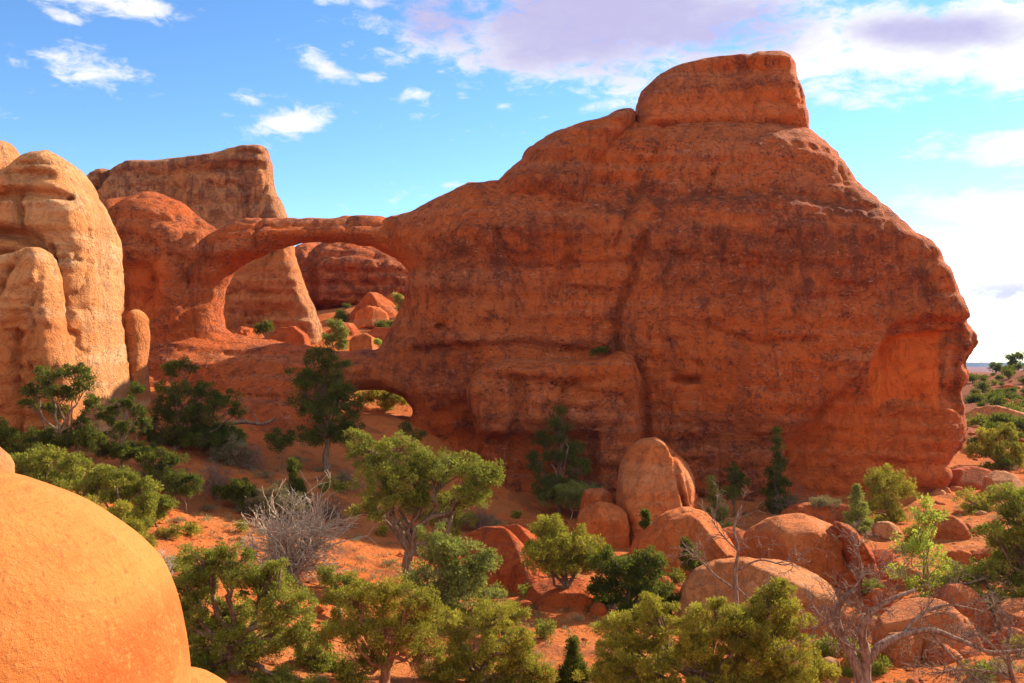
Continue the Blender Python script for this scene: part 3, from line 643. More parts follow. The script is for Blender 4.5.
boulder('curved orange slab leaning on the right side of the big domed boulder', [(836, 522), (850, 525), (866, 548), (876, 580), (880, 640), (858, 640), (854, 590), (844, 555)], 625, M_BRED, 1.6, Y=48.5, seed=135, chop=0)
boulder('pale slab end jutting from under the slab boulder', [(806, 710), (808, 664), (816, 655), (826, 660), (838, 680), (846, 710)], 700, M_BPALE, .9, Y=36, seed=37)
boulder('dark red rock hump behind the central junipers, half in shade', [(452, 640), (456, 560), (462, 540), (480, 528), (500, 527), (512, 534), (530, 552), (548, 580), (556, 640)], 622, M_BRED, .8, Y=47, seed=38, cracks=[([(500, 528), (520, 548), (540, 580)], .25, .12)])
boulder('small ridged red rock just above the dark red hump', [(490, 580), (492, 535), (505, 525), (518, 525), (535, 534), (552, 560), (556, 600)], 575, M_BRED, .9, Y=50, seed=39, cracks=[([(506, 526), (530, 550), (545, 572)], .35, .14)])
boulder('eroded red earth bank under the rounded juniper', [(505, 660), (515, 610), (530, 588), (555, 580), (585, 582), (612, 594), (628, 615), (632, 660)], 640, M_BRED, .9, Y=44.0, seed=40, amp=.45, freq=.6, name='earth_bank', cat='earth bank')
boulder('orange hump at lower right with a sunlit ridge, behind bare branches', [(925, 700), (928, 630), (938, 600), (950, 586), (965, 583), (980, 592), (990, 612), (996, 640), (1000, 700)], 670, M_BRED, .8, Y=38, seed=41, chop=4, cracks=[([(968, 585), (985, 620), (992, 660)], .3, .12)])
boulder('broad weathered rock at the lower right behind the dead tree limbs', [(872, 730), (876, 640), (888, 610), (915, 597), (945, 600), (966, 616), (980, 645), (990, 680), (996, 730)], 700, M_BOUL, .8, Y=35.5, seed=42, chop=4, cracks=[([(950, 606), (965, 640), (975, 680)], .35, .12), ([(900, 625), (925, 618), (950, 625)], .2, .1)])
boulder('ridged rock rising at the right edge of the frame', [(990, 700), (994, 650), (1004, 612), (1020, 596), (1045, 600), (1070, 640), (1080, 700)], 680, M_BOUL, .8, Y=37, seed=43, cracks=[([(1010, 605), (1008, 650)], .3, .12)])
boulder('deep orange block under the corner of the great fin', [(924, 560), (926, 525), (933, 516), (948, 514), (960, 519), (967, 530), (968, 560)], 548, M_BRED, .9, Y=59, seed=44)
boulder('small red block right of the deep orange block', [(964, 560), (966, 530), (972, 523), (984, 524), (991, 534), (992, 560)], 550, M_BRED, .9, Y=60, seed=45)
boulder('low pale flat slab below the deep orange block', [(936, 572), (938, 552), (952, 546), (975, 545), (992, 548), (996, 572)], 566, M_BPALE, .9, Y=56, seed=46)
boulder('orange rock tucked behind the leafy green shrub', [(862, 600), (864, 560), (872, 550), (888, 549), (900, 558), (906, 600)], 585, M_BRED, .9, Y=51, seed=47)
boulder('slanting orange rock left of the leafy green shrub', [(866, 650), (866, 605), (876, 590), (895, 590), (912, 606), (925, 650)], 630, M_BOUL, .9, Y=44, seed=48)
boulder('red ledge above the orange dome, topped with dry grass', [(780, 540), (782, 515), (795, 505), (820, 502), (850, 505), (866, 516), (870, 540)], 525, M_BRED, .9, Y=64, seed=49)
boulder('low orange rock between dark shrubs at the fin foot', [(700, 560), (702, 545), (712, 532), (735, 527), (752, 534), (758, 560)], 548, M_BRED, .9, Y=57, seed=50)
# seen through the arch
boulder('large orange boulder in the pile framed by the upper arch', [(344, 345), (346, 312), (350, 298), (362, 292), (378, 292), (392, 300), (402, 312), (406, 345)], 340, M_BRED, .8, Y=112, seed=51, name='boulder')
boulder('flat brown slab lying on the pile framed by the upper arch', [(352, 330), (356, 312), (368, 306), (380, 307), (388, 314), (390, 330)], 325, M_BOUL, .9, Y=107, seed=52)
boulder('tan-topped block at the top right of the pile in the upper arch', [(378, 330), (382, 300), (388, 292), (396, 289), (404, 294), (412, 330)], 315, M_BOUL, .9, Y=116, seed=53)
boulder('round greyish boulder low in the upper arch', [(344, 368), (346, 345), (354, 336), (366, 333), (376, 338), (380, 352), (380, 368)], 352, M_BOUL, .9, Y=96, seed=54)
boulder('red rock below the fin edge in the upper arch', [(265, 365), (268, 340), (278, 328), (295, 326), (308, 335), (314, 365)], 350, M_BRED, .9, Y=95, seed=55)
boulder('low red rock at the left corner of the upper arch', [(225, 360), (228, 335), (238, 326), (256, 328), (266, 340), (268, 360)], 350, M_BRED, .9, Y=94, seed=56)
boulder('red rock in the middle of the pile in the upper arch', [(322, 360), (326, 335), (338, 322), (352, 322), (362, 335), (366, 360)], 345, M_BRED, .9, Y=103, seed=57)
boulder('red rock low on the right of the pile in the upper arch', [(362, 365), (364, 340), (374, 326), (390, 324), (400, 335), (402, 365)], 350, M_BRED, .9, Y=102, seed=58)
# right of the fin
boulder('pale weathered ledge on the slope right of the great fin', [(965, 440), (967, 415), (980, 406), (1000, 406), (1020, 412), (1045, 420), (1060, 440)], 430, M_BPALE, .9, Y=110, seed=59, cell=.2, name='rock_ledge', cat='rock')
boulder('orange shelf at the right foot of the great fin', [(944, 505), (948, 480), (958, 470), (975, 466), (990, 470), (1002, 482), (1004, 505)], 495, M_BRED, .9, Y=80, seed=60)
boulder('pink boulder on the slope below the far right juniper', [(984, 500), (988, 478), (1000, 470), (1014, 474), (1024, 486), (1026, 500)], 492, M_BPALE, .9, Y=76, seed=61)
rubble_labels = ['angular fallen block in the rubble at the right foot of the fin'] 
rr = random.Random(5)
for i in range(84):
    if i < 26: px, py = rr.uniform(915, 985), rr.uniform(478, 528)
    elif i < 36: px, py = rr.uniform(860, 1010), rr.uniform(525, 590)
    else: px, py = rr.uniform(972, 1030), rr.uniform(376, 475)
    w = rr.uniform(4, 10) if i < 36 else rr.uniform(3, 12) * (1 if py > 400 else .6); h = w * rr.uniform(.5, .9)
    b0 = hit(px, py, 45)
    poly = []
    for k in range(7):
        a = 2 * math.pi * (k + rr.uniform(-.25, .25)) / 7; poly.append((px + w * math.cos(a) * rr.uniform(.8, 1.1), py + h * 0.2 + h * math.sin(a) * rr.uniform(.8, 1.1)))
    Yb = b0[1]; s_ = Yb / F_PX
    boulder('angular fallen block in the rubble right of and below the great fin', poly, py, [M_BRED, M_BOUL, M_BPALE][i % 3], .9, Y=Yb, seed=70 + i, name='fallen_block', cat='rock', group='fallen blocks by the fin', cell=max(.06, w * s_ / 9), blur=1, amp=.06, chop=11)

for i, (px, py, w, hh) in enumerate([(850, 585, 16, 16), (905, 575, 18, 14), (948, 590, 20, 14), (985, 575, 18, 13), (845, 640, 15, 16), (905, 650, 22, 16), (1000, 560, 22, 13), (868, 625, 14, 12), (650, 612, 13, 10), (960, 560, 14, 10), (770, 540, 14, 9), (890, 530, 16, 10), (915, 608, 14, 10), (1015, 640, 16, 14), (600, 612, 12, 9), (830, 668, 13, 10), (940, 655, 17, 12), (722, 545, 10, 8)]):
    poly = []
    for k in range(9):
        a = 2 * math.pi * (k + rr.uniform(-.25, .25)) / 9; poly.append((px + w * math.cos(a) * rr.uniform(.85, 1.15), py + hh * math.sin(a) * rr.uniform(.85, 1.15)))
    boulder('angular tumbled block wedged among the bigger boulders in front of the fin', poly, py + hh * .6, [M_BRED, M_BOUL, M_BRED, M_BPALE][i % 4], .9, seed=330 + i, name='tumbled_block', cat='boulder', group='tumbled blocks among the boulders', chop=10)

# near domes
rock('smooth glowing orange sandstone dome filling the lower left corner', [(-420, 1000), (-430, 560), (-330, 480), (-200, 452), (-100, 455), (0, 477), (30, 487), (60, 500), (110, 534), (140, 565), (150, 592), (162, 622), (169, 655), (172, 690), (174, 1000)], 9.5, 2.6, M_DOME, 'rock', 'rock_dome',
     r=2.3, cell=.07, amp=0.10, freq=0.5, strata=0.0, small=.012, seed=90, blur=8, masks=dict(fresh_shade=[([(30, 680), (75, 655), (110, 650), (150, 668), (190, 700), (200, 780), (-60, 780), (0, 720)], .9, .35)]))
rock('low orange rock lip just right of the near dome', [(100, 900), (120, 700), (160, 674), (188, 676), (210, 686), (232, 705), (240, 900)], 13, 1.6, M_DOME, 'rock', 'rock_ledge', r=1.2, cell=.08, amp=0.1, freq=0.5, strata=0.0, small=.012, seed=91)
rock('curved pale-edged rock tip at the left edge above the dome', [(-60, 520), (-60, 435), (-20, 438), (-8, 445), (2, 454), (8, 464), (9, 520)], 30, 1.0, M_TAN, 'rock', 'rock_tip', r=.6, cell=.08, amp=.08, freq=.6, strata=.03, seed=92)

# ------------------------------------------------------------------ plants
class Tubes:
    def __init__(s): s.V = []; s.F4 = []; s.n = 0
    def add(s, pts, rad, sides=5):
        pts = np.asarray(pts, float); n = len(pts)
        t = np.gradient(pts, axis=0); t /= np.linalg.norm(t, axis=1)[:, None] + 1e-9
        ref = np.array([0.31, 0.9, 0.2]) if abs(t[0][1]) < .8 else np.array([1., 0, 0])
        a = np.cross(t, ref); a /= np.linalg.norm(a, axis=1)[:, None] + 1e-9; b = np.cross(t, a)
        th = np.linspace(0, 2 * np.pi, sides, endpoint=False)
        rad = np.asarray(rad)[:, None, None]
        ring = pts[:, None] + rad * (a[:, None] * np.cos(th)[None, :, None] + b[:, None] * np.sin(th)[None, :, None])
        s.V.append(ring.reshape(-1, 3))
        I = s.n + np.arange(n * sides).reshape(n, sides); J = np.roll(I, -1, 1)
        s.F4.append(np.stack([I[:-1].ravel(), J[:-1].ravel(), J[1:].ravel(), I[1:].ravel()], 1)); s.n += n * sides
    def mesh(s, name, off): return mesh_np(name, np.concatenate(s.V) - off, np.concatenate(s.F4))
def curve(a, b, bend, n, rg, wob=0.08):
    t = np.linspace(0, 1, n)[:, None]; L = np.linalg.norm(b - a)
    p = a + (b - a) * t + bend * L * (t * (1 - t)) * 4 * np.array([0, 0, 1.0])
    w = rg.normal(0, wob * L, (n, 3)); w[0] = 0; w[-1] = 0
    w = (w + np.roll(w, 1, 0)) / 2; w[0] = 0
    return p + w
def leaves(centres, rad, n, L, W, rg, up=0.35, ccol=None, flat=0.8):
    """tufts of small diamond leaves round the clump centres"""
    m = len(centres); k = np.repeat(np.arange(m), n)
    d = rg.normal(0, 1, (m * n, 3)); d /= np.linalg.norm(d, axis=1)[:, None]
    r = rad[k][:, None] * rg.random((m * n, 1)) ** 0.55
    pos = centres[k] + d * r * np.array([1, 1, flat])
    dr = d + rg.normal(0, .5, d.shape) + np.array([0, 0, up]); dr /= np.linalg.norm(dr, axis=1)[:, None]
    sd = np.cross(dr, rg.normal(0, 1, d.shape)); sd /= np.linalg.norm(sd, axis=1)[:, None]
    l = L * rg.uniform(.6, 1.3, (m * n, 1)); w = W * rg.uniform(.7, 1.3, (m * n, 1))
    V = np.stack([pos, pos + dr * l * .5 + sd * w * .5, pos + dr * l, pos + dr * l * .5 - sd * w * .5], 1).reshape(-1, 3)
    F = np.arange(m * n * 4).reshape(-1, 4)
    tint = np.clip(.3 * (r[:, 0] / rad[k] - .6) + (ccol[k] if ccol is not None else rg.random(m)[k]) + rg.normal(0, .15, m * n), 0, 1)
    return V, F, tint
def tree(label, name, base, blobs, leaf, wood, seed, cat='tree', group=None, trunk_r=0.16, dens=1.0, clump=0.36, leafL=0.15, leafW=0.05, Y=None, limbs=True, dead_twigs=0, lean=0, per=90, squash=.8, fork=.35, skirt=0):
    """base: (px,py) where it stands; blobs: (px,py,rx,ry) foliage masses in the crown"""
    rg = np.random.default_rng(seed)
    if Y is None: B = hit(*base)
    else:
        q = P(base[0], base[1], Y); B = np.array([q[0], Y, ground(q[0], Y)[0]])
    Yb = B[1]; s_ = Yb / F_PX
    o = bpy.data.objects.new(name, None); COL.objects.link(o); o.location = tuple(B); o.empty_display_size = .5
    tag(o, label, cat, group)
    bl = []
    if skirt:
        xs_ = [b[0] for b in blobs]; lo = max(b[1] for b in blobs)
        blobs = list(blobs) + [(x_, lo + skirt * .55, (max(xs_) - min(xs_)) * .22 + 6, skirt * .5) for x_ in np.linspace(min(xs_) + 6, max(xs_) - 6, 4)]
    for bx, by, rx, ry in blobs:
        if Yb < 50: rx, ry = rx * 1.1, ry * 1.1
        c = P(bx, by, Yb); c[1] += rg.uniform(-.5, .5) * rx * s_ * 1.0
        bl.append((c, rx * s_, ry * s_))
    tb = Tubes(); centres = []; rads = []; cols = []
    allc = np.array([b[0] for b in bl]); top = allc[:, 2].max(); mid = allc.mean(0)
    T0 = B - np.array([0, 0, .25]); T1 = B + (mid - B) * fork + np.array([lean, 0, 0])
    if limbs:
        tb.add(curve(T0, T1, 0, 7, rg, .09), np.linspace(trunk_r * 1.35, trunk_r * .8, 7) * rg.uniform(.85, 1.15, 7), 8)
    for c, rx, ry in bl:
        if limbs:
            p = curve(T1, c, rg.uniform(-.12, .1), 7, rg, .09); tb.add(p, np.linspace(trunk_r * .6, trunk_r * .16, 7), 6)
        nc = max(6, int(dens * 2.5 * (rx * ry) / (clump ** 2) ))
        d = rg.normal(0, 1, (nc, 3)); d /= np.linalg.norm(d, axis=1)[:, None]
        rr_ = rg.random((nc, 1)) ** .45
        cc = c + d * rr_ * np.array([rx, rx * .85, ry]) * .92
        centres.append(cc); rads.append(clump * rg.uniform(.45, 1.2, nc)); base_c = rg.uniform(.25, .65)
        cols.append(np.clip(base_c + rg.normal(0, .18, nc), 0, 1))
        if limbs:
            for q in cc[: min(nc, 26)]:
                tb.add(curve(c + (T1 - c) * rg.uniform(0, .35), q, rg.uniform(-.1, .1), 4, rg, .06), np.linspace(trunk_r * .16, .008, 4), 4)
    C = np.concatenate(centres); Rr = np.concatenate(rads); Cc = np.concatenate(cols)
    per = int(per * 1.15)
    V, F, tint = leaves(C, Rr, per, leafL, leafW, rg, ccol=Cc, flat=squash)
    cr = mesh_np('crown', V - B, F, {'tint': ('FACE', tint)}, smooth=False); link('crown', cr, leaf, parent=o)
    if limbs:
        for _ in range(dead_twigs):
            c, rx, ry = bl[rg.integers(len(bl))]
            grow(tb, T1 + (c - T1) * rg.uniform(.2, .8), (c - T1) * .3 + rg.normal(0, .4, 3), rg.uniform(.5, 1.1) * rx, .03, 3, rg)
        link('trunk', tb.mesh('trunk', B), wood, parent=o)
    return o
def grow(tb, p, d, L, r, depth, rg, spread=.55, kids=(2, 4), sides=4, droop=0.0, minr=.006):
    d = d / (np.linalg.norm(d) + 1e-9); n = 5
    pts = [p]; dd = d.copy()
    for i in range(n - 1):
        dd = dd + rg.normal(0, .16, 3) + np.array([0, 0, droop]); dd /= np.linalg.norm(dd)
        pts.append(pts[-1] + dd * L / (n - 1))
    tb.add(np.array(pts), np.linspace(r, max(r * .45, minr), n), sides if r > .02 else 3)
    if depth <= 0: return
    for _ in range(rg.integers(*kids) + 1):
        i = rg.integers(1, n); v = dd + rg.normal(0, spread, 3)
        grow(tb, pts[i], v, L * rg.uniform(.5, .75), max(r * .55, minr), depth - 1, rg, spread, kids, sides, droop, minr)
def dead_bush(label, base, w_px, h_px, seed, mat=W_TWIG, n=26, depth=3, r=.03, name='dead_bush', cat='bush', Y=None, group=None, minr=.007):
    rg = np.random.default_rng(seed)
    B = hit(*base) if Y is None else np.array([P(base[0], base[1], Y)[0], Y, ground(P(base[0], base[1], Y)[0], Y)[0]])
    s_ = B[1] / F_PX; w, h = w_px * s_ / 2, h_px * s_
    tb = Tubes()
    for i in range(n):
        a = rg.uniform(0, 2 * np.pi); q = rg.random() ** .6
        d = np.array([math.cos(a) * w * q, math.sin(a) * w * q * .8, h * (1 - .45 * q * q)])
        grow(tb, B - np.array([0, 0, .05]), d, np.linalg.norm(d) * rg.uniform(.45, .62), r, depth, rg, .5, minr=minr)
    return tag(link(name, tb.mesh(name, B), mat, tuple(B)), label, cat, group)

# the junipers and pinyons in front
tree('tallest central juniper, two-lobed crown above a twisted leaning trunk', 'juniper_tree', (403, 612), [(372, 452, 26, 20), (388, 480, 34, 26), (415, 470, 30, 20), (450, 468, 34, 22), (475, 480, 26, 20), (462, 500, 30, 14), (372, 510, 24, 12), (420, 505, 22, 14), (360, 436, 12, 7), (395, 445, 22, 12), (490, 470, 12, 10)], L_JUN, W_BARK, 101, trunk_r=.24, Y=44, dead_twigs=8, clump=.30)
tree('grey-green juniper directly below the tallest central one', 'juniper_tree', (440, 640), [(440, 540, 26, 20), (452, 565, 32, 24), (425, 590, 30, 22), (462, 590, 30, 24), (480, 560, 20, 14), (440, 620, 34, 22), (490, 600, 18, 14)], L_GRY, W_BARK, 102, Y=39, dead_twigs=5, clump=.28, skirt=16)
tree('wide juniper with leaning limbs just right of the near dome', 'juniper_tree', (235, 715), [(205, 560, 26, 20), (190, 590, 32, 26), (232, 565, 30, 20), (215, 620, 40, 26), (262, 590, 30, 22), (290, 605, 30, 22), (250, 640, 36, 22), (190, 640, 26, 22), (300, 635, 24, 20), (215, 662, 30, 16), (180, 610, 16, 20), (275, 570, 16, 12)], L_JUN, W_BARK, 103, trunk_r=.2, Y=28, dead_twigs=8, clump=.22, leafL=.095, leafW=.031, per=135, skirt=24)
tree('round-lobed juniper at the bottom with a red forked trunk', 'juniper_tree', (385, 715), [(350, 600, 26, 20), (385, 598, 30, 20), (415, 600, 26, 18), (345, 628, 22, 18), (400, 630, 34, 20), (370, 655, 30, 18), (425, 655, 20, 18), (355, 675, 24, 14), (420, 620, 22, 20)], L_OLV, W_RED, 104, trunk_r=.16, Y=29, dead_twigs=9, clump=.22, leafL=.095, leafW=.031, per=135, dens=.9)
tree('bushy juniper at the bottom edge right of the red-trunked one', 'juniper_tree', (480, 715), [(455, 625, 24, 18), (490, 620, 24, 16), (510, 640, 26, 20), (470, 655, 34, 22), (520, 665, 22, 18), (440, 670, 24, 16), (500, 680, 30, 14)], L_OLV, W_BARK, 105, Y=31, dead_twigs=5, clump=.22, leafL=.095, leafW=.031, per=135, skirt=16)
tree('rounded juniper on the eroded red bank, roots hanging bare', 'juniper_tree', (572, 596), [(548, 535, 22, 18), (570, 545, 26, 22), (542, 556, 24, 16), (572, 562, 24, 14), (590, 555, 16, 16), (530, 545, 10, 10)], L_OLV, W_BARK, 106, Y=43, dead_twigs=5, clump=.26, skirt=0)
tree('dark green pinyon pine between the bank juniper and the slab boulder', 'pinyon_pine', (625, 632), [(610, 562, 20, 14), (635, 570, 26, 16), (650, 560, 14, 10), (605, 585, 18, 14), (632, 592, 24, 12), (655, 590, 18, 12), (670, 600, 14, 10)], L_DRK, W_BARK, 107, Y=42, clump=.25, dens=1.2, skirt=14)
tree('big yellow-green juniper mass at the bottom centre right', 'juniper_tree', (700, 725), [(620, 640, 26, 28), (650, 625, 26, 26), (640, 665, 36, 26), (690, 630, 28, 28), (700, 665, 36, 26), (735, 625, 30, 30), (770, 605, 26, 22), (790, 630, 26, 28), (755, 650, 40, 30), (790, 668, 24, 22), (610, 675, 22, 20), (780, 590, 14, 10), (720, 605, 12, 12), (650, 605, 10, 10)], L_OLV, W_BARK, 108, Y=28, clump=.2, leafL=.09, leafW=.029, dens=1.1, per=140, skirt=20)
tree('small conical pinyon sapling at the bottom edge beside the lit sand', 'pinyon_pine', (573, 705), [(573.0, 642.0, 2.0, 4.0), (573.3, 648.9, 4.6, 4.6), (572.4, 655.7, 7.1, 5.3), (573.9, 662.6, 9.7, 5.9), (580.8, 665.6, 4.4, 3.5), (571.9, 669.4, 12.3, 6.6), (563.2, 672.4, 5.5, 3.5), (574.4, 676.3, 14.9, 7.2), (584.9, 679.3, 6.7, 3.5), (571.3, 683.1, 15.1, 7.9), (560.9, 686.1, 6.8, 3.5), (575.0, 690.0, 17.3, 8.5), (586.8, 693.0, 7.8, 3.5)], L_DRK, W_BARK, 109, Y=32, clump=.18, dens=2, trunk_r=.05, leafL=.12, leafW=.03)
tree('slim conical pinyon right behind the tall upright boulder', 'pinyon_pine', (722, 562), [(711.0, 480.0, 2.0, 4.0), (712.9, 489.3, 4.7, 4.6), (713.6, 498.6, 7.4, 5.3), (716.6, 507.9, 10.1, 5.9), (723.8, 510.9, 4.6, 3.5), (716.1, 517.1, 12.9, 6.6), (707.0, 520.1, 5.8, 3.5), (720.3, 526.4, 15.6, 7.2), (731.3, 529.4, 7.0, 3.5), (718.7, 535.7, 15.8, 7.9), (707.8, 538.7, 7.1, 3.5), (724.0, 545.0, 18.1, 8.5), (736.5, 548.0, 8.2, 3.5)], L_GRY, W_BARK, 110, Y=62, clump=.3, dens=1.4, trunk_r=.1)
tree('small conical pinyon before the fin, left of the bushy one', 'pinyon_pine', (858, 548), [(856.0, 488.0, 2.0, 4.0), (856.7, 494.3, 4.1, 4.6), (856.3, 500.6, 6.3, 5.3), (858.1, 506.9, 8.4, 5.9), (864.0, 509.9, 3.8, 3.5), (856.6, 513.1, 10.6, 6.6), (849.3, 516.1, 4.8, 3.5), (859.6, 519.4, 12.7, 7.2), (868.3, 522.4, 5.7, 3.5), (856.9, 525.7, 12.9, 7.9), (848.2, 528.7, 5.8, 3.5), (861.0, 532.0, 14.8, 8.5), (870.8, 535.0, 6.6, 3.5)], L_GRY, W_BARK, 111, Y=62, clump=.28, dens=1.5, trunk_r=.08)
tree('bushy olive pinyon against the shaded foot of the great fin', 'pinyon_pine', (890, 548), [(872, 480, 14, 12), (890, 476, 22, 12), (905, 488, 16, 14), (880, 498, 18, 14), (896, 512, 18, 10), (870, 508, 10, 10)], L_OLV, W_BARK, 112, Y=66, clump=.32, trunk_r=.14, skirt=18)
tree('airy bright green leafy shrub above the dead tree', 'ash_tree', (925, 620), [(915, 522, 16, 14), (935, 512, 10, 14), (905, 545, 20, 18), (928, 548, 20, 20), (900, 572, 16, 16), (930, 578, 18, 16), (945, 560, 10, 16), (915, 590, 16, 12), (925, 500, 6, 8)], L_BRT, W_BARK, 113, Y=45, clump=.30, dens=.7, per=34, leafL=.13, leafW=.08, trunk_r=.05)
tree('dark juniper leaning in at the right edge of the frame', 'juniper_tree', (1050, 650), [(1010, 500, 26, 14), (1040, 510, 34, 24), (995, 535, 22, 14), (1020, 545, 30, 18), (1000, 570, 30, 16), (970, 575, 18, 12), (950, 580, 14, 7), (1030, 580, 30, 18), (1060, 550, 30, 40), (1012, 520, 24, 12), (1000, 595, 14, 9)], L_JUN, W_BARK, 114, Y=42, clump=.28, trunk_r=.22, dead_twigs=5, skirt=40)
tree('round juniper on the slope right of the fin corner', 'juniper_tree', (1000, 478), [(990, 436, 14, 9), (1006, 432, 14, 9), (982, 450, 14, 9), (1000, 450, 18, 12), (1016, 448, 12, 10), (1010, 462, 14, 8)], L_OLV, W_BARK, 115, Y=88, clump=.42, leafL=.25, leafW=.09, skirt=12)
tree('tall dark tree alone on the skyline at the right edge', 'juniper_tree', (1014, 380), [(1012, 358, 7, 5), (1020, 356, 6, 5), (1016, 365, 8, 5)], L_DRK, W_BARK, 116, Y=200, clump=.6, leafL=.45, leafW=.18, trunk_r=.2, per=50)
tree('low round dark tree left of the lone skyline tree', 'juniper_tree', (1001, 378), [(998, 368, 9, 5), (1006, 370, 7, 4)], L_DRK, W_BARK, 117, Y=195, clump=.6, leafL=.45, leafW=.18, trunk_r=.2, per=50)
tree('olive shrubby juniper right of the deep orange block', 'juniper_tree', (985, 535), [(970, 500, 14, 10), (985, 508, 16, 12), (975, 518, 16, 8), (1000, 515, 14, 12)], L_OLV, W_BARK, 118, Y=68, clump=.3, skirt=12)
tree('small juniper tucked into the lower right under dead limbs', 'juniper_tree', (870, 705), [(862, 660, 16, 12), (880, 672, 14, 12), (850, 675, 12, 10)], L_JUN, W_BARK, 119, Y=33, clump=.2, leafL=.12, leafW=.04, trunk_r=.06)
tree('little green sapling growing on the brown humped boulder', 'pinyon_pine', (690, 590), [(688, 545, 6, 8), (690, 558, 10, 10), (700, 566, 8, 6)], L_DRK, W_BARK, 120, Y=48.5, clump=.2, trunk_r=.04, dens=1.4)
tree('tiny sapling before the crack between the round boulders', 'pinyon_pine', (647, 535), [(646, 516, 4, 6), (647, 524, 6, 5)], L_DRK, W_BARK, 121, Y=54.5, clump=.16, trunk_r=.03, dens=1.5)
tree('sunlit juniper tips just above the near dome', 'juniper_tree', (120, 600), [(85, 508, 12, 10), (108, 518, 16, 12), (130, 530, 16, 14), (145, 545, 10, 14), (122, 508, 8, 8), (100, 535, 20, 14), (118, 552, 20, 16)], L_OLV, W_BARK, 122, Y=34, clump=.22, leafL=.095, leafW=.031, per=135, trunk_r=.1)
# shaded trees under the arch and the cliff
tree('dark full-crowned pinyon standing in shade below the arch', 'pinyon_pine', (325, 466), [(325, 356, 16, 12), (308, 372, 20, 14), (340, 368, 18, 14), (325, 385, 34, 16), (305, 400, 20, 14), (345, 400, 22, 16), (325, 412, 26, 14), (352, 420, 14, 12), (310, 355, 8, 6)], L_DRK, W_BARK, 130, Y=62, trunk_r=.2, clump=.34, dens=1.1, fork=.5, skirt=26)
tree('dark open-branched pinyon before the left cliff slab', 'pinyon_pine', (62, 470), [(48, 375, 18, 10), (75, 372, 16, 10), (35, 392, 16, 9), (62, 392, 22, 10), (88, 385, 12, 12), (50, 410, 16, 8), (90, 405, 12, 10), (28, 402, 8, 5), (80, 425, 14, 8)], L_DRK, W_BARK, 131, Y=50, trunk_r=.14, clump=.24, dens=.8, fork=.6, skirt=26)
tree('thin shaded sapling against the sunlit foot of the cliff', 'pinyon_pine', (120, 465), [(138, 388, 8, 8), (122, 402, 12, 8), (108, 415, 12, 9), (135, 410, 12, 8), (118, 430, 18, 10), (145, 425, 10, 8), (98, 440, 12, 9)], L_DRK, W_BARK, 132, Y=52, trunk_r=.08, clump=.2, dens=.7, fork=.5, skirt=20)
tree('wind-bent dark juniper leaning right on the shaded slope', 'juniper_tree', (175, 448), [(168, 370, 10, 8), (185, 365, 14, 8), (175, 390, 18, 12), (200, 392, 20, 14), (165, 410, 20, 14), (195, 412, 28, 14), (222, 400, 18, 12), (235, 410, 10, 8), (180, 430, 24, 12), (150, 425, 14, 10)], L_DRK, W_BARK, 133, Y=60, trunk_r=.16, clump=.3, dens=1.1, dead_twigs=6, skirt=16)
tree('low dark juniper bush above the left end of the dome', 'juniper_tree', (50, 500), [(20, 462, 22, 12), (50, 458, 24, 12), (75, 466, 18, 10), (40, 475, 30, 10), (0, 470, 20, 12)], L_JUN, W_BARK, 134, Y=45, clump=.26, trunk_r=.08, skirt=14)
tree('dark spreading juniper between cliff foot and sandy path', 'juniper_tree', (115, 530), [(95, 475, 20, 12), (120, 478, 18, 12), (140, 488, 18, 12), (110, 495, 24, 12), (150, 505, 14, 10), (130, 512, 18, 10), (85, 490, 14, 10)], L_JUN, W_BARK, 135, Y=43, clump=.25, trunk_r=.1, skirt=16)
tree('rounded dark green shrub in the middle of the shaded sand', 'juniper_shrub', (238, 508), [(225, 490, 12, 9), (240, 485, 12, 8), (252, 490, 10, 8), (238, 496, 18, 8)], L_DRK, W_BARK, 136, cat='shrub', Y=53, trunk_r=.06, clump=.26, dens=1.3)
tree('narrow upright green shrub right of the grey sage', 'juniper_shrub', (298, 512), [(292.0, 463.0, 2.0, 4.0), (293.1, 469.1, 3.6, 4.6), (293.1, 475.3, 5.1, 5.3), (295.4, 481.4, 6.7, 5.9), (299.9, 484.4, 3.0, 3.5), (294.3, 487.6, 8.3, 6.6), (288.8, 490.6, 3.7, 3.5), (297.7, 493.7, 9.9, 7.2), (304.2, 496.7, 4.4, 3.5), (295.4, 499.9, 10.0, 7.9), (289.1, 502.9, 4.5, 3.5), (300.0, 506.0, 11.3, 8.5), (307.1, 509.0, 5.1, 3.5)], L_DRK, W_BARK, 137, cat='shrub', Y=54, trunk_r=.05, clump=.22, dens=1.3)
tree('tall dark green tree in the shaded hollow against the buttress', 'pinyon_pine', (560, 506), [(560, 410, 5, 7), (557, 422, 10, 9), (562, 434, 14, 9), (546, 442, 14, 10), (574, 446, 12, 10), (560, 455, 22, 12), (536, 462, 12, 14), (578, 468, 14, 12), (545, 480, 20, 12), (570, 486, 18, 10)], L_DRK, W_BARK, 138, Y=70, clump=.38, trunk_r=.14, dens=1.2, skirt=14)
tree('dark upright tree in shade at the fin foot, right of centre', 'pinyon_pine', (778, 510), [(776.0, 432.0, 2.0, 4.0), (776.4, 441.4, 4.3, 4.6), (775.7, 450.9, 6.6, 5.3), (777.3, 460.3, 8.9, 5.9), (783.5, 463.3, 4.0, 3.5), (775.4, 469.7, 11.1, 6.6), (767.7, 472.7, 5.0, 3.5), (778.1, 479.1, 13.4, 7.2), (787.5, 482.1, 6.0, 3.5), (775.1, 488.6, 13.7, 7.9), (765.9, 491.6, 6.1, 3.5), (779.0, 498.0, 15.6, 8.5), (789.5, 501.0, 7.0, 3.5)], L_DRK, W_BARK, 139, Y=72, clump=.36, trunk_r=.12, dens=1.3, skirt=14)
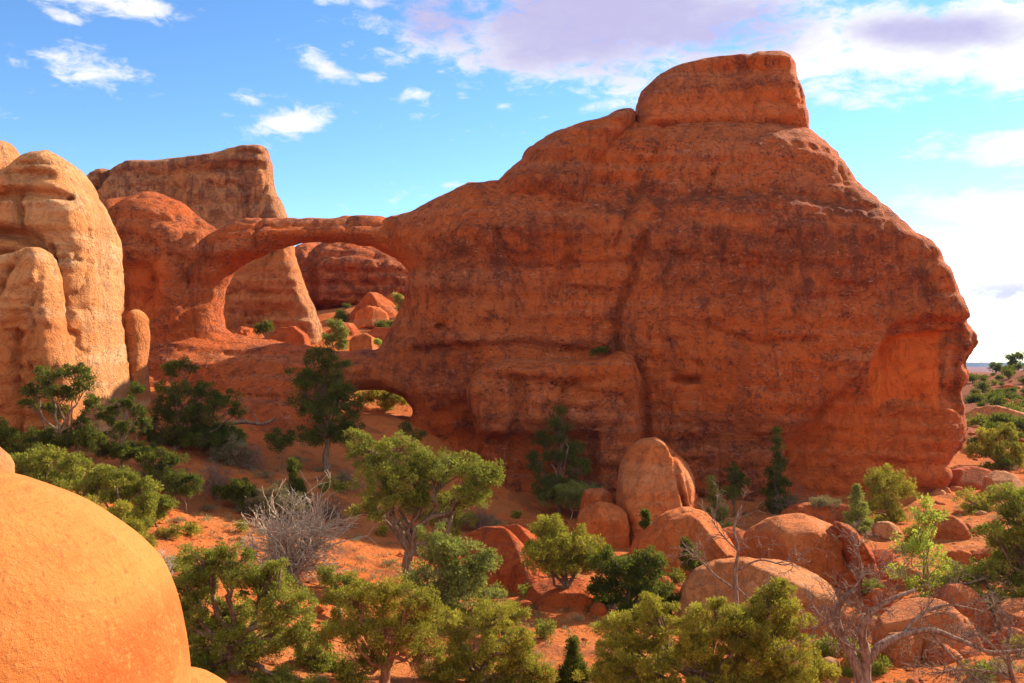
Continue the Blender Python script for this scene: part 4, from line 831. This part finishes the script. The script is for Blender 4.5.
tree('pale green bush growing in the gap of the upper arch', 'juniper_tree', (338, 358), [(335, 325, 8, 6), (340, 333, 9, 8), (330, 340, 9, 7), (343, 343, 7, 7)], L_GRY, W_BARK, 140, cat='bush', Y=92, clump=.35, leafL=.24, leafW=.08, trunk_r=.06)
tree('small dark bush against the fin in the left of the arch', 'juniper_shrub', (263, 340), [(260, 328, 6, 5), (267, 326, 6, 5)], L_DRK, W_BARK, 141, cat='shrub', Y=92, clump=.3, leafL=.24, leafW=.08, trunk_r=.05)
tree('green bush high on the boulder pile at the arch right side', 'juniper_shrub', (401, 318), [(398, 298, 6, 4), (403, 303, 6, 5), (401, 311, 4, 4)], L_GRY, W_BARK, 142, cat='shrub', Y=111, clump=.35, leafL=.26, leafW=.09, trunk_r=.05)
tree('tiny yellow-green bush low in the boulder pile of the arch', 'juniper_shrub', (377, 350), [(377, 341, 5, 4)], L_BRT, W_BARK, 143, cat='shrub', Y=93, clump=.3, leafL=.2, leafW=.08, trunk_r=.04)
tree('bush growing beyond the small lower arch', 'juniper_shrub', (388, 414), [(364, 398, 10, 7), (376, 394, 12, 8), (390, 394, 12, 8), (402, 400, 10, 7), (386, 404, 14, 6)], L_OLV, W_BARK, 144, cat='bush', Y=90, clump=.35, leafL=.22, leafW=.08, trunk_r=.06)
tree('dark little bush in the shade beneath the lower arch', 'juniper_shrub', (412, 445), [(405, 428, 10, 6), (418, 434, 12, 6)], L_DRK, W_BARK, 145, cat='bush', Y=70, clump=.3, trunk_r=.05)
tree('small bush wedged on the ledge above the buttress', 'juniper_shrub', (598, 356), [(595, 352, 5, 4), (602, 350, 4, 4)], L_DRK, W_BARK, 146, cat='bush', Y=73.2, clump=.25, trunk_r=.04, limbs=False)

tree('ragged olive juniper filling the gap left of the bank juniper', 'juniper_tree', (505, 660), [(492, 612, 16, 12), (512, 618, 16, 12), (500, 632, 20, 12)], L_OLV, W_BARK, 150, Y=37, clump=.22, leafL=.12, leafW=.04, trunk_r=.1)
tree('low spreading juniper between wide juniper and red-trunked juniper', 'juniper_tree', (325, 700), [(312, 655, 20, 14), (332, 668, 20, 14), (305, 672, 18, 12)], L_JUN, W_BARK, 151, Y=30, clump=.2, leafL=.11, leafW=.036, per=100, trunk_r=.08)
tree('small bright juniper in front of the slab boulder right end', 'juniper_tree', (815, 705), [(812, 660, 12, 10), (822, 672, 14, 12), (806, 678, 12, 10)], L_OLV, W_BARK, 152, Y=29, clump=.2, leafL=.11, leafW=.036, per=100, trunk_r=.07)
tree('dusky pinyon at the fin foot right of the tall dark one', 'pinyon_pine', (735, 512), [(732, 470, 8, 8), (738, 482, 12, 10), (728, 492, 12, 9)], L_DRK, W_BARK, 153, Y=71, clump=.34, trunk_r=.1, dens=1.2)
tree('olive juniper at the right edge above the bare deadwood', 'juniper_tree', (1010, 640), [(985, 600, 18, 10), (1005, 606, 20, 12), (1022, 600, 16, 12)], L_OLV, W_BARK, 154, Y=40, clump=.25, trunk_r=.1)

tree('dark bushy juniper right of the wind-bent one, before the slickrock', 'juniper_shrub', (222, 452), [(208, 428, 14, 8), (222, 432, 16, 8), (236, 438, 12, 7), (215, 442, 18, 7)], L_DRK, W_BARK, 155, cat='shrub', Y=61, clump=.28, trunk_r=.06)
tree('dark low juniper at the foot of the cliff slab, left of the path', 'juniper_shrub', (170, 478), [(152, 455, 16, 9), (172, 458, 16, 9), (160, 468, 20, 8)], L_DRK, W_BARK, 156, cat='shrub', Y=52, clump=.26, trunk_r=.06)
tree('dark green bush above the sunlit juniper tips', 'juniper_shrub', (158, 520), [(145, 497, 14, 9), (162, 503, 14, 10), (150, 512, 16, 8)], L_JUN, W_BARK, 157, cat='shrub', Y=46, clump=.24, trunk_r=.05)
dead_bush('sparse purplish brush on the slope above the dark rounded shrub', (250, 470), 50, 30, 208, W_DEAD, n=18)
dead_bush('bare brush between the narrow shrub and the tallest juniper', (330, 520), 44, 26, 209, W_DEAD, n=16)

tree('mid-green juniper closing the gap between dead pale bush and tallest juniper', 'juniper_tree', (340, 612), [(328, 580, 16, 11), (346, 586, 16, 12), (334, 598, 20, 10)], L_JUN, W_BARK, 158, Y=37, clump=.22, leafL=.1, leafW=.033, per=120, trunk_r=.09)
tree('short olive juniper between bottom centre juniper and sandy gap', 'juniper_tree', (545, 705), [(532, 668, 14, 11), (548, 676, 12, 10), (536, 684, 16, 10)], L_OLV, W_BARK, 159, Y=31, clump=.2, leafL=.095, leafW=.031, per=120, trunk_r=.06)
tree('dark juniper clump in the shade behind the sunlit juniper tips', 'juniper_shrub', (185, 500), [(176, 478, 14, 9), (194, 482, 12, 8), (184, 490, 18, 8)], L_DRK, W_BARK, 160, cat='shrub', Y=51, clump=.25, trunk_r=.05)
tree('shaded green bush on the slope left of the big shaded pinyon', 'juniper_shrub', (284, 452), [(274, 436, 10, 7), (288, 438, 10, 7), (280, 445, 14, 6)], L_DRK, W_BARK, 161, cat='shrub', Y=60, clump=.26, trunk_r=.05)
tree('low green bush in shade just left of the tallest juniper crown', 'juniper_shrub', (338, 500), [(328, 484, 10, 7), (342, 487, 10, 7)], L_JUN, W_BARK, 162, cat='shrub', Y=56, clump=.25, trunk_r=.05)
tree('broad dark juniper at the base of the cliff slab, far left edge', 'juniper_tree', (15, 470), [(-5, 432, 18, 12), (12, 436, 16, 12), (5, 450, 22, 10), (22, 452, 14, 9)], L_DRK, W_BARK, 163, Y=49, clump=.26, trunk_r=.08)
tree('rounded olive juniper between the two right pinyons and orange block', 'juniper_tree', (918, 560), [(908, 532, 13, 9), (922, 536, 12, 9), (914, 545, 16, 8)], L_OLV, W_BARK, 164, Y=57, clump=.26, trunk_r=.06)
tree('small olive juniper squeezed between domed boulder and leafy green shrub', 'juniper_tree', (880, 610), [(872, 586, 11, 9), (884, 592, 11, 9)], L_JUN, W_BARK, 165, Y=46, clump=.24, trunk_r=.05)

# dead wood
dead_bush('large pale leafless bush behind the left front junipers', (292, 580), 120, 92, 201, n=46, depth=3, r=.05, minr=.010)
dead_bush('purplish bare bush on the shaded sand right of the dark shrub path', (215, 500), 46, 44, 202, W_DEAD, n=16, name='dead_bush')
dead_bush('bare grey bush in shade at the fin foot behind the conical pinyons', (795, 512), 50, 46, 203, W_DEAD, n=14, Y=68)
dead_bush('grey leafless brush under the dark tree by the buttress', (592, 505), 50, 40, 204, W_DEAD, n=20, Y=70)
dead_bush('low leafless brush on the shaded sand left of centre', (345, 490), 50, 22, 205, W_DEAD, n=16)
dead_bush('small bare bush between near dome and wide juniper', (160, 585), 30, 40, 206, W_TWIG, n=12)
dead_bush('bare purplish brush left of the tall upright boulder', (480, 530), 50, 26, 207, W_DEAD, n=16)
def sage(label, base, w, h, seed, mat=L_SAGE, group=None, Y=None, name='sage_bush', cat='bush'):
    bl = [(base[0] + dx * w, base[1] - h * .5 + dy * h, w * .32, h * .42) for dx, dy in ((-.3, .1), (0, -.12), (.3, .1), (0, .2))]
    return tree(label, name, base, bl, mat, W_TWIG, seed, cat=cat, group=group, Y=Y, trunk_r=.03, clump=.2, per=60, leafL=.13, leafW=.03, dens=1.0)
sage('grey-green sagebrush mound left of the narrow upright shrub', (272, 520), 60, 38, 210)
sage('muted sagebrush under the wind-bent juniper', (215, 450), 56, 34, 211, L_GRY)
sage('low sagebrush left of the sandy path', (160, 490), 42, 26, 212)
sage('sagebrush tuft right of the sandy path', (232, 465), 40, 30, 213)
sage('dry grassy bush on the red ledge above the orange dome', (822, 508), 30, 12, 214, Y=63.5)
sage('dark brush at the base of the tall dark buttress tree', (572, 508), 60, 30, 215, L_GRY, Y=69)
sage('yellowish clump behind the dark red hump', (445, 528), 60, 22, 216, L_OLV)
sage('small lit shrub on the shaded path behind the dome', (168, 540), 22, 16, 217, L_OLV)

def snag(label, name, trunks, mat, seed, Y, base, cat='dead tree', twig=(.9, .02, 3), ntw=9, minr=.006):
    """trunks: (list of (px,py), r0, r1); twigs sprout along them"""
    rg = np.random.default_rng(seed); q = P(base[0], base[1], Y); B = np.array([q[0], Y, ground(q[0], Y)[0]])
    o = bpy.data.objects.new(name, None); COL.objects.link(o); o.location = tuple(B); tag(o, label, cat)
    for pts, r0, r1 in trunks:
        tb = Tubes(); p = np.array([P(x, y, Y + dy) for x, y, dy in pts])
        t = np.linspace(0, len(p) - 1, len(p) * 4); i = np.minimum(t.astype(int), len(p) - 2); f = (t - i)[:, None]
        pm = np.pad(p, ((1, 1), (0, 0)), mode='edge'); a, b, c, d = pm[i], pm[i + 1], pm[i + 2], pm[i + 3]
        sp = .5 * (2 * b + (c - a) * f + (2 * a - 5 * b + 4 * c - d) * f ** 2 + (3 * b - a - 3 * c + d) * f ** 3)
        rad = np.linspace(r0, r1, len(sp)) * rg.uniform(.88, 1.12, len(sp))
        tb.add(sp, rad, 8)
        for _ in range(ntw):
            k = rg.integers(len(sp) // 3, len(sp)); dirn = (sp[k] - sp[max(k - 2, 0)]); dirn = dirn / (np.linalg.norm(dirn) + 1e-6) + rg.normal(0, .6, 3) + np.array([0, 0, .1])
            grow(tb, sp[k], dirn, twig[0] * rg.uniform(.5, 1.2), twig[1], twig[2], rg, .6, minr=minr)
        link('trunk' if r0 > .09 else 'limb', tb.mesh('limb', B), mat, parent=o)
    return o
snag('twisted dead grey juniper reaching across the lower right corner', 'dead_tree',
     [([(862, 740, 0), (860, 690, 0), (856, 664, 0), (846, 645, .1), (838, 625, .2), (838, 608, .2), (848, 594, .1), (858, 590, 0)], .16, .06),
      ([(872, 740, 0), (866, 690, 0), (866, 655, 0), (862, 632, -.2), (872, 612, -.3), (890, 600, -.2), (915, 590, 0)], .17, .04),
      ([(862, 668, 0), (878, 648, .1), (900, 636, .3), (930, 630, .3), (960, 640, .4), (990, 652, .4), (1020, 650, .5)], .13, .03),
      ([(900, 636, .3), (925, 612, .6), (950, 605, .8), (985, 612, 1.0)], .05, .02),
      ([(930, 630, .3), (955, 660, 0), (990, 690, -.2)], .05, .02),
      ([(866, 655, 0), (840, 640, -.4), (825, 620, -.5)], .04, .015),
      ([(850, 592, 0), (862, 575, .2), (858, 550, .3)], .035, .012)], W_DEAD, 301, 24, (865, 700), twig=(.75, .018, 3), ntw=8, minr=.005)
snag('bare grey snag standing before the slab boulder', 'dead_tree',
     [([(738, 640, 0), (737, 605, 0), (735, 575, 0), (738, 550, 0), (734, 528, 0), (742, 505, .2)], .10, .03),
      ([(736, 590, 0), (715, 575, .1), (700, 560, .2), (690, 555, .2)], .05, .02), ([(738, 570, 0), (760, 560, -.2), (785, 565, -.3), (800, 558, -.3)], .045, .015),
      ([(737, 550, 0), (722, 535, 0), (712, 520, 0)], .04, .015), ([(735, 585, 0), (752, 600, -.3), (770, 596, -.4)], .04, .015)], W_DEAD, 302, 36, (738, 655), twig=(.8, .018, 2), ntw=8)
snag('bare branching deadwood along the right edge of the frame', 'dead_tree',
     [([(1030, 740, 0), (1015, 690, 0), (1008, 650, 0), (1012, 615, .2)], .09, .03), ([(1010, 665, 0), (985, 640, .2), (965, 632, .3)], .05, .015), ([(1012, 680, 0), (990, 672, 0), (960, 670, 0), (930, 675, 0)], .05, .015)], W_DEAD, 303, 25, (1025, 700), twig=(.6, .015, 3), ntw=9, minr=.005)
snag('silvery fallen log with upturned branches on the shaded slope', 'fallen_log',
     [([(222, 424, 0), (245, 422, -.2), (262, 424, -.4), (275, 419, -.5)], .16, .10), ([(258, 423, -.3), (252, 412, -.3), (246, 407, -.2)], .06, .02)], W_DEAD, 304, 63.5, (250, 424), cat='log', twig=(.7, .02, 1), ntw=2)
snag('pale bare root hanging down the eroded bank', 'tree_root',
     [([(598, 598, 0), (590, 612, -.5), (582, 625, -.9), (572, 640, -1.3)], .07, .02), ([(575, 600, 0), (600, 606, -.3), (622, 610, -.5)], .07, .03)], W_BARK, 305, 42.6, (590, 625), cat='root', twig=(.4, .015, 1), ntw=1)

# scattered little shrubs on the far right slope, and tufts on the near ground
src = {}
for kind, leaf, cl in (('a', L_JUN, .5), ('b', L_OLV, .5), ('c', L_DRK, .55)):
    rg = np.random.default_rng(ord(kind)); nc = 16
    d = rg.normal(0, 1, (nc, 3)); d /= np.linalg.norm(d, axis=1)[:, None]; c = d * rg.random((nc, 1)) ** .5 * np.array([1.1, 1.0, .7]) + np.array([0, 0, .75])
    V, F, t = leaves(c, np.full(nc, cl), 45, .34, .13, rg); src[kind] = (mesh_np('crown', V, F, {'tint': ('FACE', t)}, False), leaf)
    src[kind][0].materials.append(leaf)
    tb = Tubes()
    for q in c[:8]: tb.add(curve(np.array([0, 0, -.2]), q, .05, 4, rg, .06), np.linspace(.07, .015, 4), 4)
    m_ = tb.mesh('trunk', np.zeros(3)); m_.materials.append(W_BARK); src[kind] = src[kind] + (m_,)
rg = np.random.default_rng(55); c = rg.normal(0, .5, (14, 3)) * np.array([1, 1, .35]) + np.array([0, 0, .4])
V, F, t = leaves(c, np.full(14, .45), 60, .3, .05, rg, up=.9); sage_me = mesh_np('crown', V, F, {'tint': ('FACE', t)}, False); sage_me.materials.append(L_SAGE)
rs = random.Random(9)
for i in range(200):
    if i < 165: y = 95 + 190 * rs.random() ** 1.4; px = rs.uniform(968, 1060)
    elif i < 178: y = rs.uniform(84, 96); px = rs.uniform(985, 1060)
    else: y = rs.uniform(100, 120); px = rs.uniform(340, 405)
    x = (px - CX) / F_PX * y; k = rs.choice('acccc'); cm, lf, tm = src[k]
    if i >= 178 and rs.random() < .6: continue
    z = float(ground(x, y)[0]); s = rs.uniform(.45, 1.25) * (0.6 if i >= 178 else .8)
    e = bpy.data.objects.new('desert_shrub', None); COL.objects.link(e); e.location = (x, y, z); e.scale = (s, s, s * rs.uniform(.8, 1.2)); e.rotation_euler = (0, 0, rs.uniform(0, 6.28))
    if i < 178: tag(e, 'small round desert shrub scattered on the slope right of the fin', 'shrub', 'shrubs on the far right slope')
    else: tag(e, 'little desert shrub among the boulders behind the upper arch', 'shrub', 'shrubs behind the upper arch')
    for nm, me in (('crown', cm), ('trunk', tm)):
        o = bpy.data.objects.new(nm, me); COL.objects.link(o); o.parent = e
rs = random.Random(21)
mids = [(rs.uniform(600, 1020), rs.uniform(560, 690)) for _ in range(60)] + [(rs.uniform(130, 600), rs.uniform(560, 690)) for _ in range(40)] + [(rs.uniform(150, 520), rs.uniform(450, 540)) for _ in range(34)] + [(rs.uniform(480, 860), rs.uniform(508, 540)) for _ in range(24)]
for i, (px, py) in enumerate(mids):
    p = hit(px, py); k = rs.choice('aab'); cm, lf, tm = src[k] if rs.random() < .5 else (sage_me, None, src['a'][2])
    s = rs.uniform(.22, .5)
    e = bpy.data.objects.new('desert_shrub', None); COL.objects.link(e); e.location = tuple(p); e.scale = (s, s, s * rs.uniform(.7, 1.1)); e.rotation_euler = (0, 0, rs.uniform(0, 6.28))
    tag(e, 'low scrubby tuft growing from the sand among the trees and boulders', 'shrub', 'low scrub between the trees')
    for nm, me in (('crown', cm), ('trunk', tm)):
        o = bpy.data.objects.new(nm, me); COL.objects.link(o); o.parent = e
for i in range(84):
    px, py = (rs.uniform(560, 1024), rs.uniform(555, 685)) if i < 62 else (rs.uniform(220, 600), rs.uniform(560, 685))
    p = hit(px, py); w = rs.uniform(4, 21) * (1 if i < 62 else .6); h = w * rs.uniform(.45, .8)
    poly = []
    for k in range(8):
        a = 2 * math.pi * (k + rs.uniform(-.25, .25)) / 8; poly.append((px + w * math.cos(a) * rs.uniform(.8, 1.1), py + h * math.sin(a) * rs.uniform(.8, 1.1)))
    boulder('loose red rock lying on the sand among the trees and boulders', poly, py, [M_BRED, M_BOUL, M_BRED, M_BPALE][i % 4], .9, Y=p[1], seed=170 + i, name='loose_rock', cat='rock', group='loose rocks on the sand', cell=max(.04, w * p[1] / F_PX / 10), blur=1, amp=.05, chop=11)
# gravel: loose stones nobody could count
def gravel():
    rg = np.random.default_rng(77); n = 9000
    Y = rg.uniform(26, 95, n); px = rg.uniform(-20, 1044, n); X = (px - CX) / F_PX * Y
    keep = fbm(X, Y, X * 0, .12, 3, seed=44) > -.02; X, Y = X[keep], Y[keep]; n = len(X)
    Z = ground(X, Y); s = rg.gamma(1.5, .05, n).clip(.025, .5)
    dirs = np.array([[1, 0, 0], [-1, 0, 0], [0, 1, 0], [0, -1, 0], [0, 0, 1], [0, 0, -1], [.6, .6, .5], [-.6, .6, .5], [.6, -.6, .5], [-.6, -.6, .5]], float)
    T = np.array([[4, 6, 8], [4, 8, 9], [4, 9, 7], [4, 7, 6], [0, 6, 2], [6, 0, 8], [8, 0, 3], [9, 8, 3], [1, 9, 3], [7, 9, 1], [7, 1, 2], [6, 7, 2], [0, 2, 5], [2, 1, 5], [1, 3, 5], [3, 0, 5]])
    T = np.array([t if np.dot(np.cross(dirs[t[1]] - dirs[t[0]], dirs[t[2]] - dirs[t[0]]), dirs[t].mean(0)) > 0 else t[::-1] for t in T])
    V = dirs[None] * rg.uniform(.6, 1.2, (n, 10, 1)) * s[:, None, None] * np.array([1, 1, .6]); V = V + np.stack([X, Y, Z], 1)[:, None]
    F = (T[None] + (np.arange(n) * 10)[:, None, None]).reshape(-1, 3)
    tag(link('gravel', mesh_np('gravel', V.reshape(-1, 3), F, smooth=False), M_BOUL), 'loose red stones scattered over the sandy ground', 'gravel', kind='stuff')
    # dry grass tufts
    n = 2200; Y = rg.uniform(26, 80, n); px = rg.uniform(0, 1024, n); X = (px - CX) / F_PX * Y
    keep = fbm(X, Y, X * 0, .10, 3, seed=46) > .03; X, Y = X[keep], Y[keep]
    C = np.stack([X, Y, ground(X, Y) + .05], 1)
    V, F, t = leaves(C, rg.uniform(.1, .3, len(C)), 40, .2, .02, rg, up=1.2, flat=.3)
    tag(link('dry_grass', mesh_np('dry_grass', V, F, {'tint': ('FACE', t)}, False), L_SAGE), 'dry grass tufts dotted over the red sand', 'grass', kind='stuff')
gravel()

# thin desert air between here and the far mesas
def haze():
    bpy_me = mesh_np('haze', np.array([(x, y, z) for x in (-9500, 9500) for y in (-9500, 9500) for z in (-140, 60)], float),
        np.array([[0, 1, 3, 2], [4, 6, 7, 5], [0, 4, 5, 1], [2, 3, 7, 6], [0, 2, 6, 4], [1, 5, 7, 3]]), smooth=False)
    m = bpy.data.materials.new('desert_air'); m.use_nodes = True; g = NT(m.node_tree); g.n.clear()
    o_ = g.new('ShaderNodeOutputMaterial'); v = g.new('ShaderNodeVolumePrincipled')
    v.inputs['Color'].default_value = (.30, .55, 1, 1); v.inputs['Density'].default_value = 0.00006
    g.l.new(v.outputs[0], o_.inputs['Volume'])
    tag(link('haze', bpy_me, m), kind='stuff')
haze()
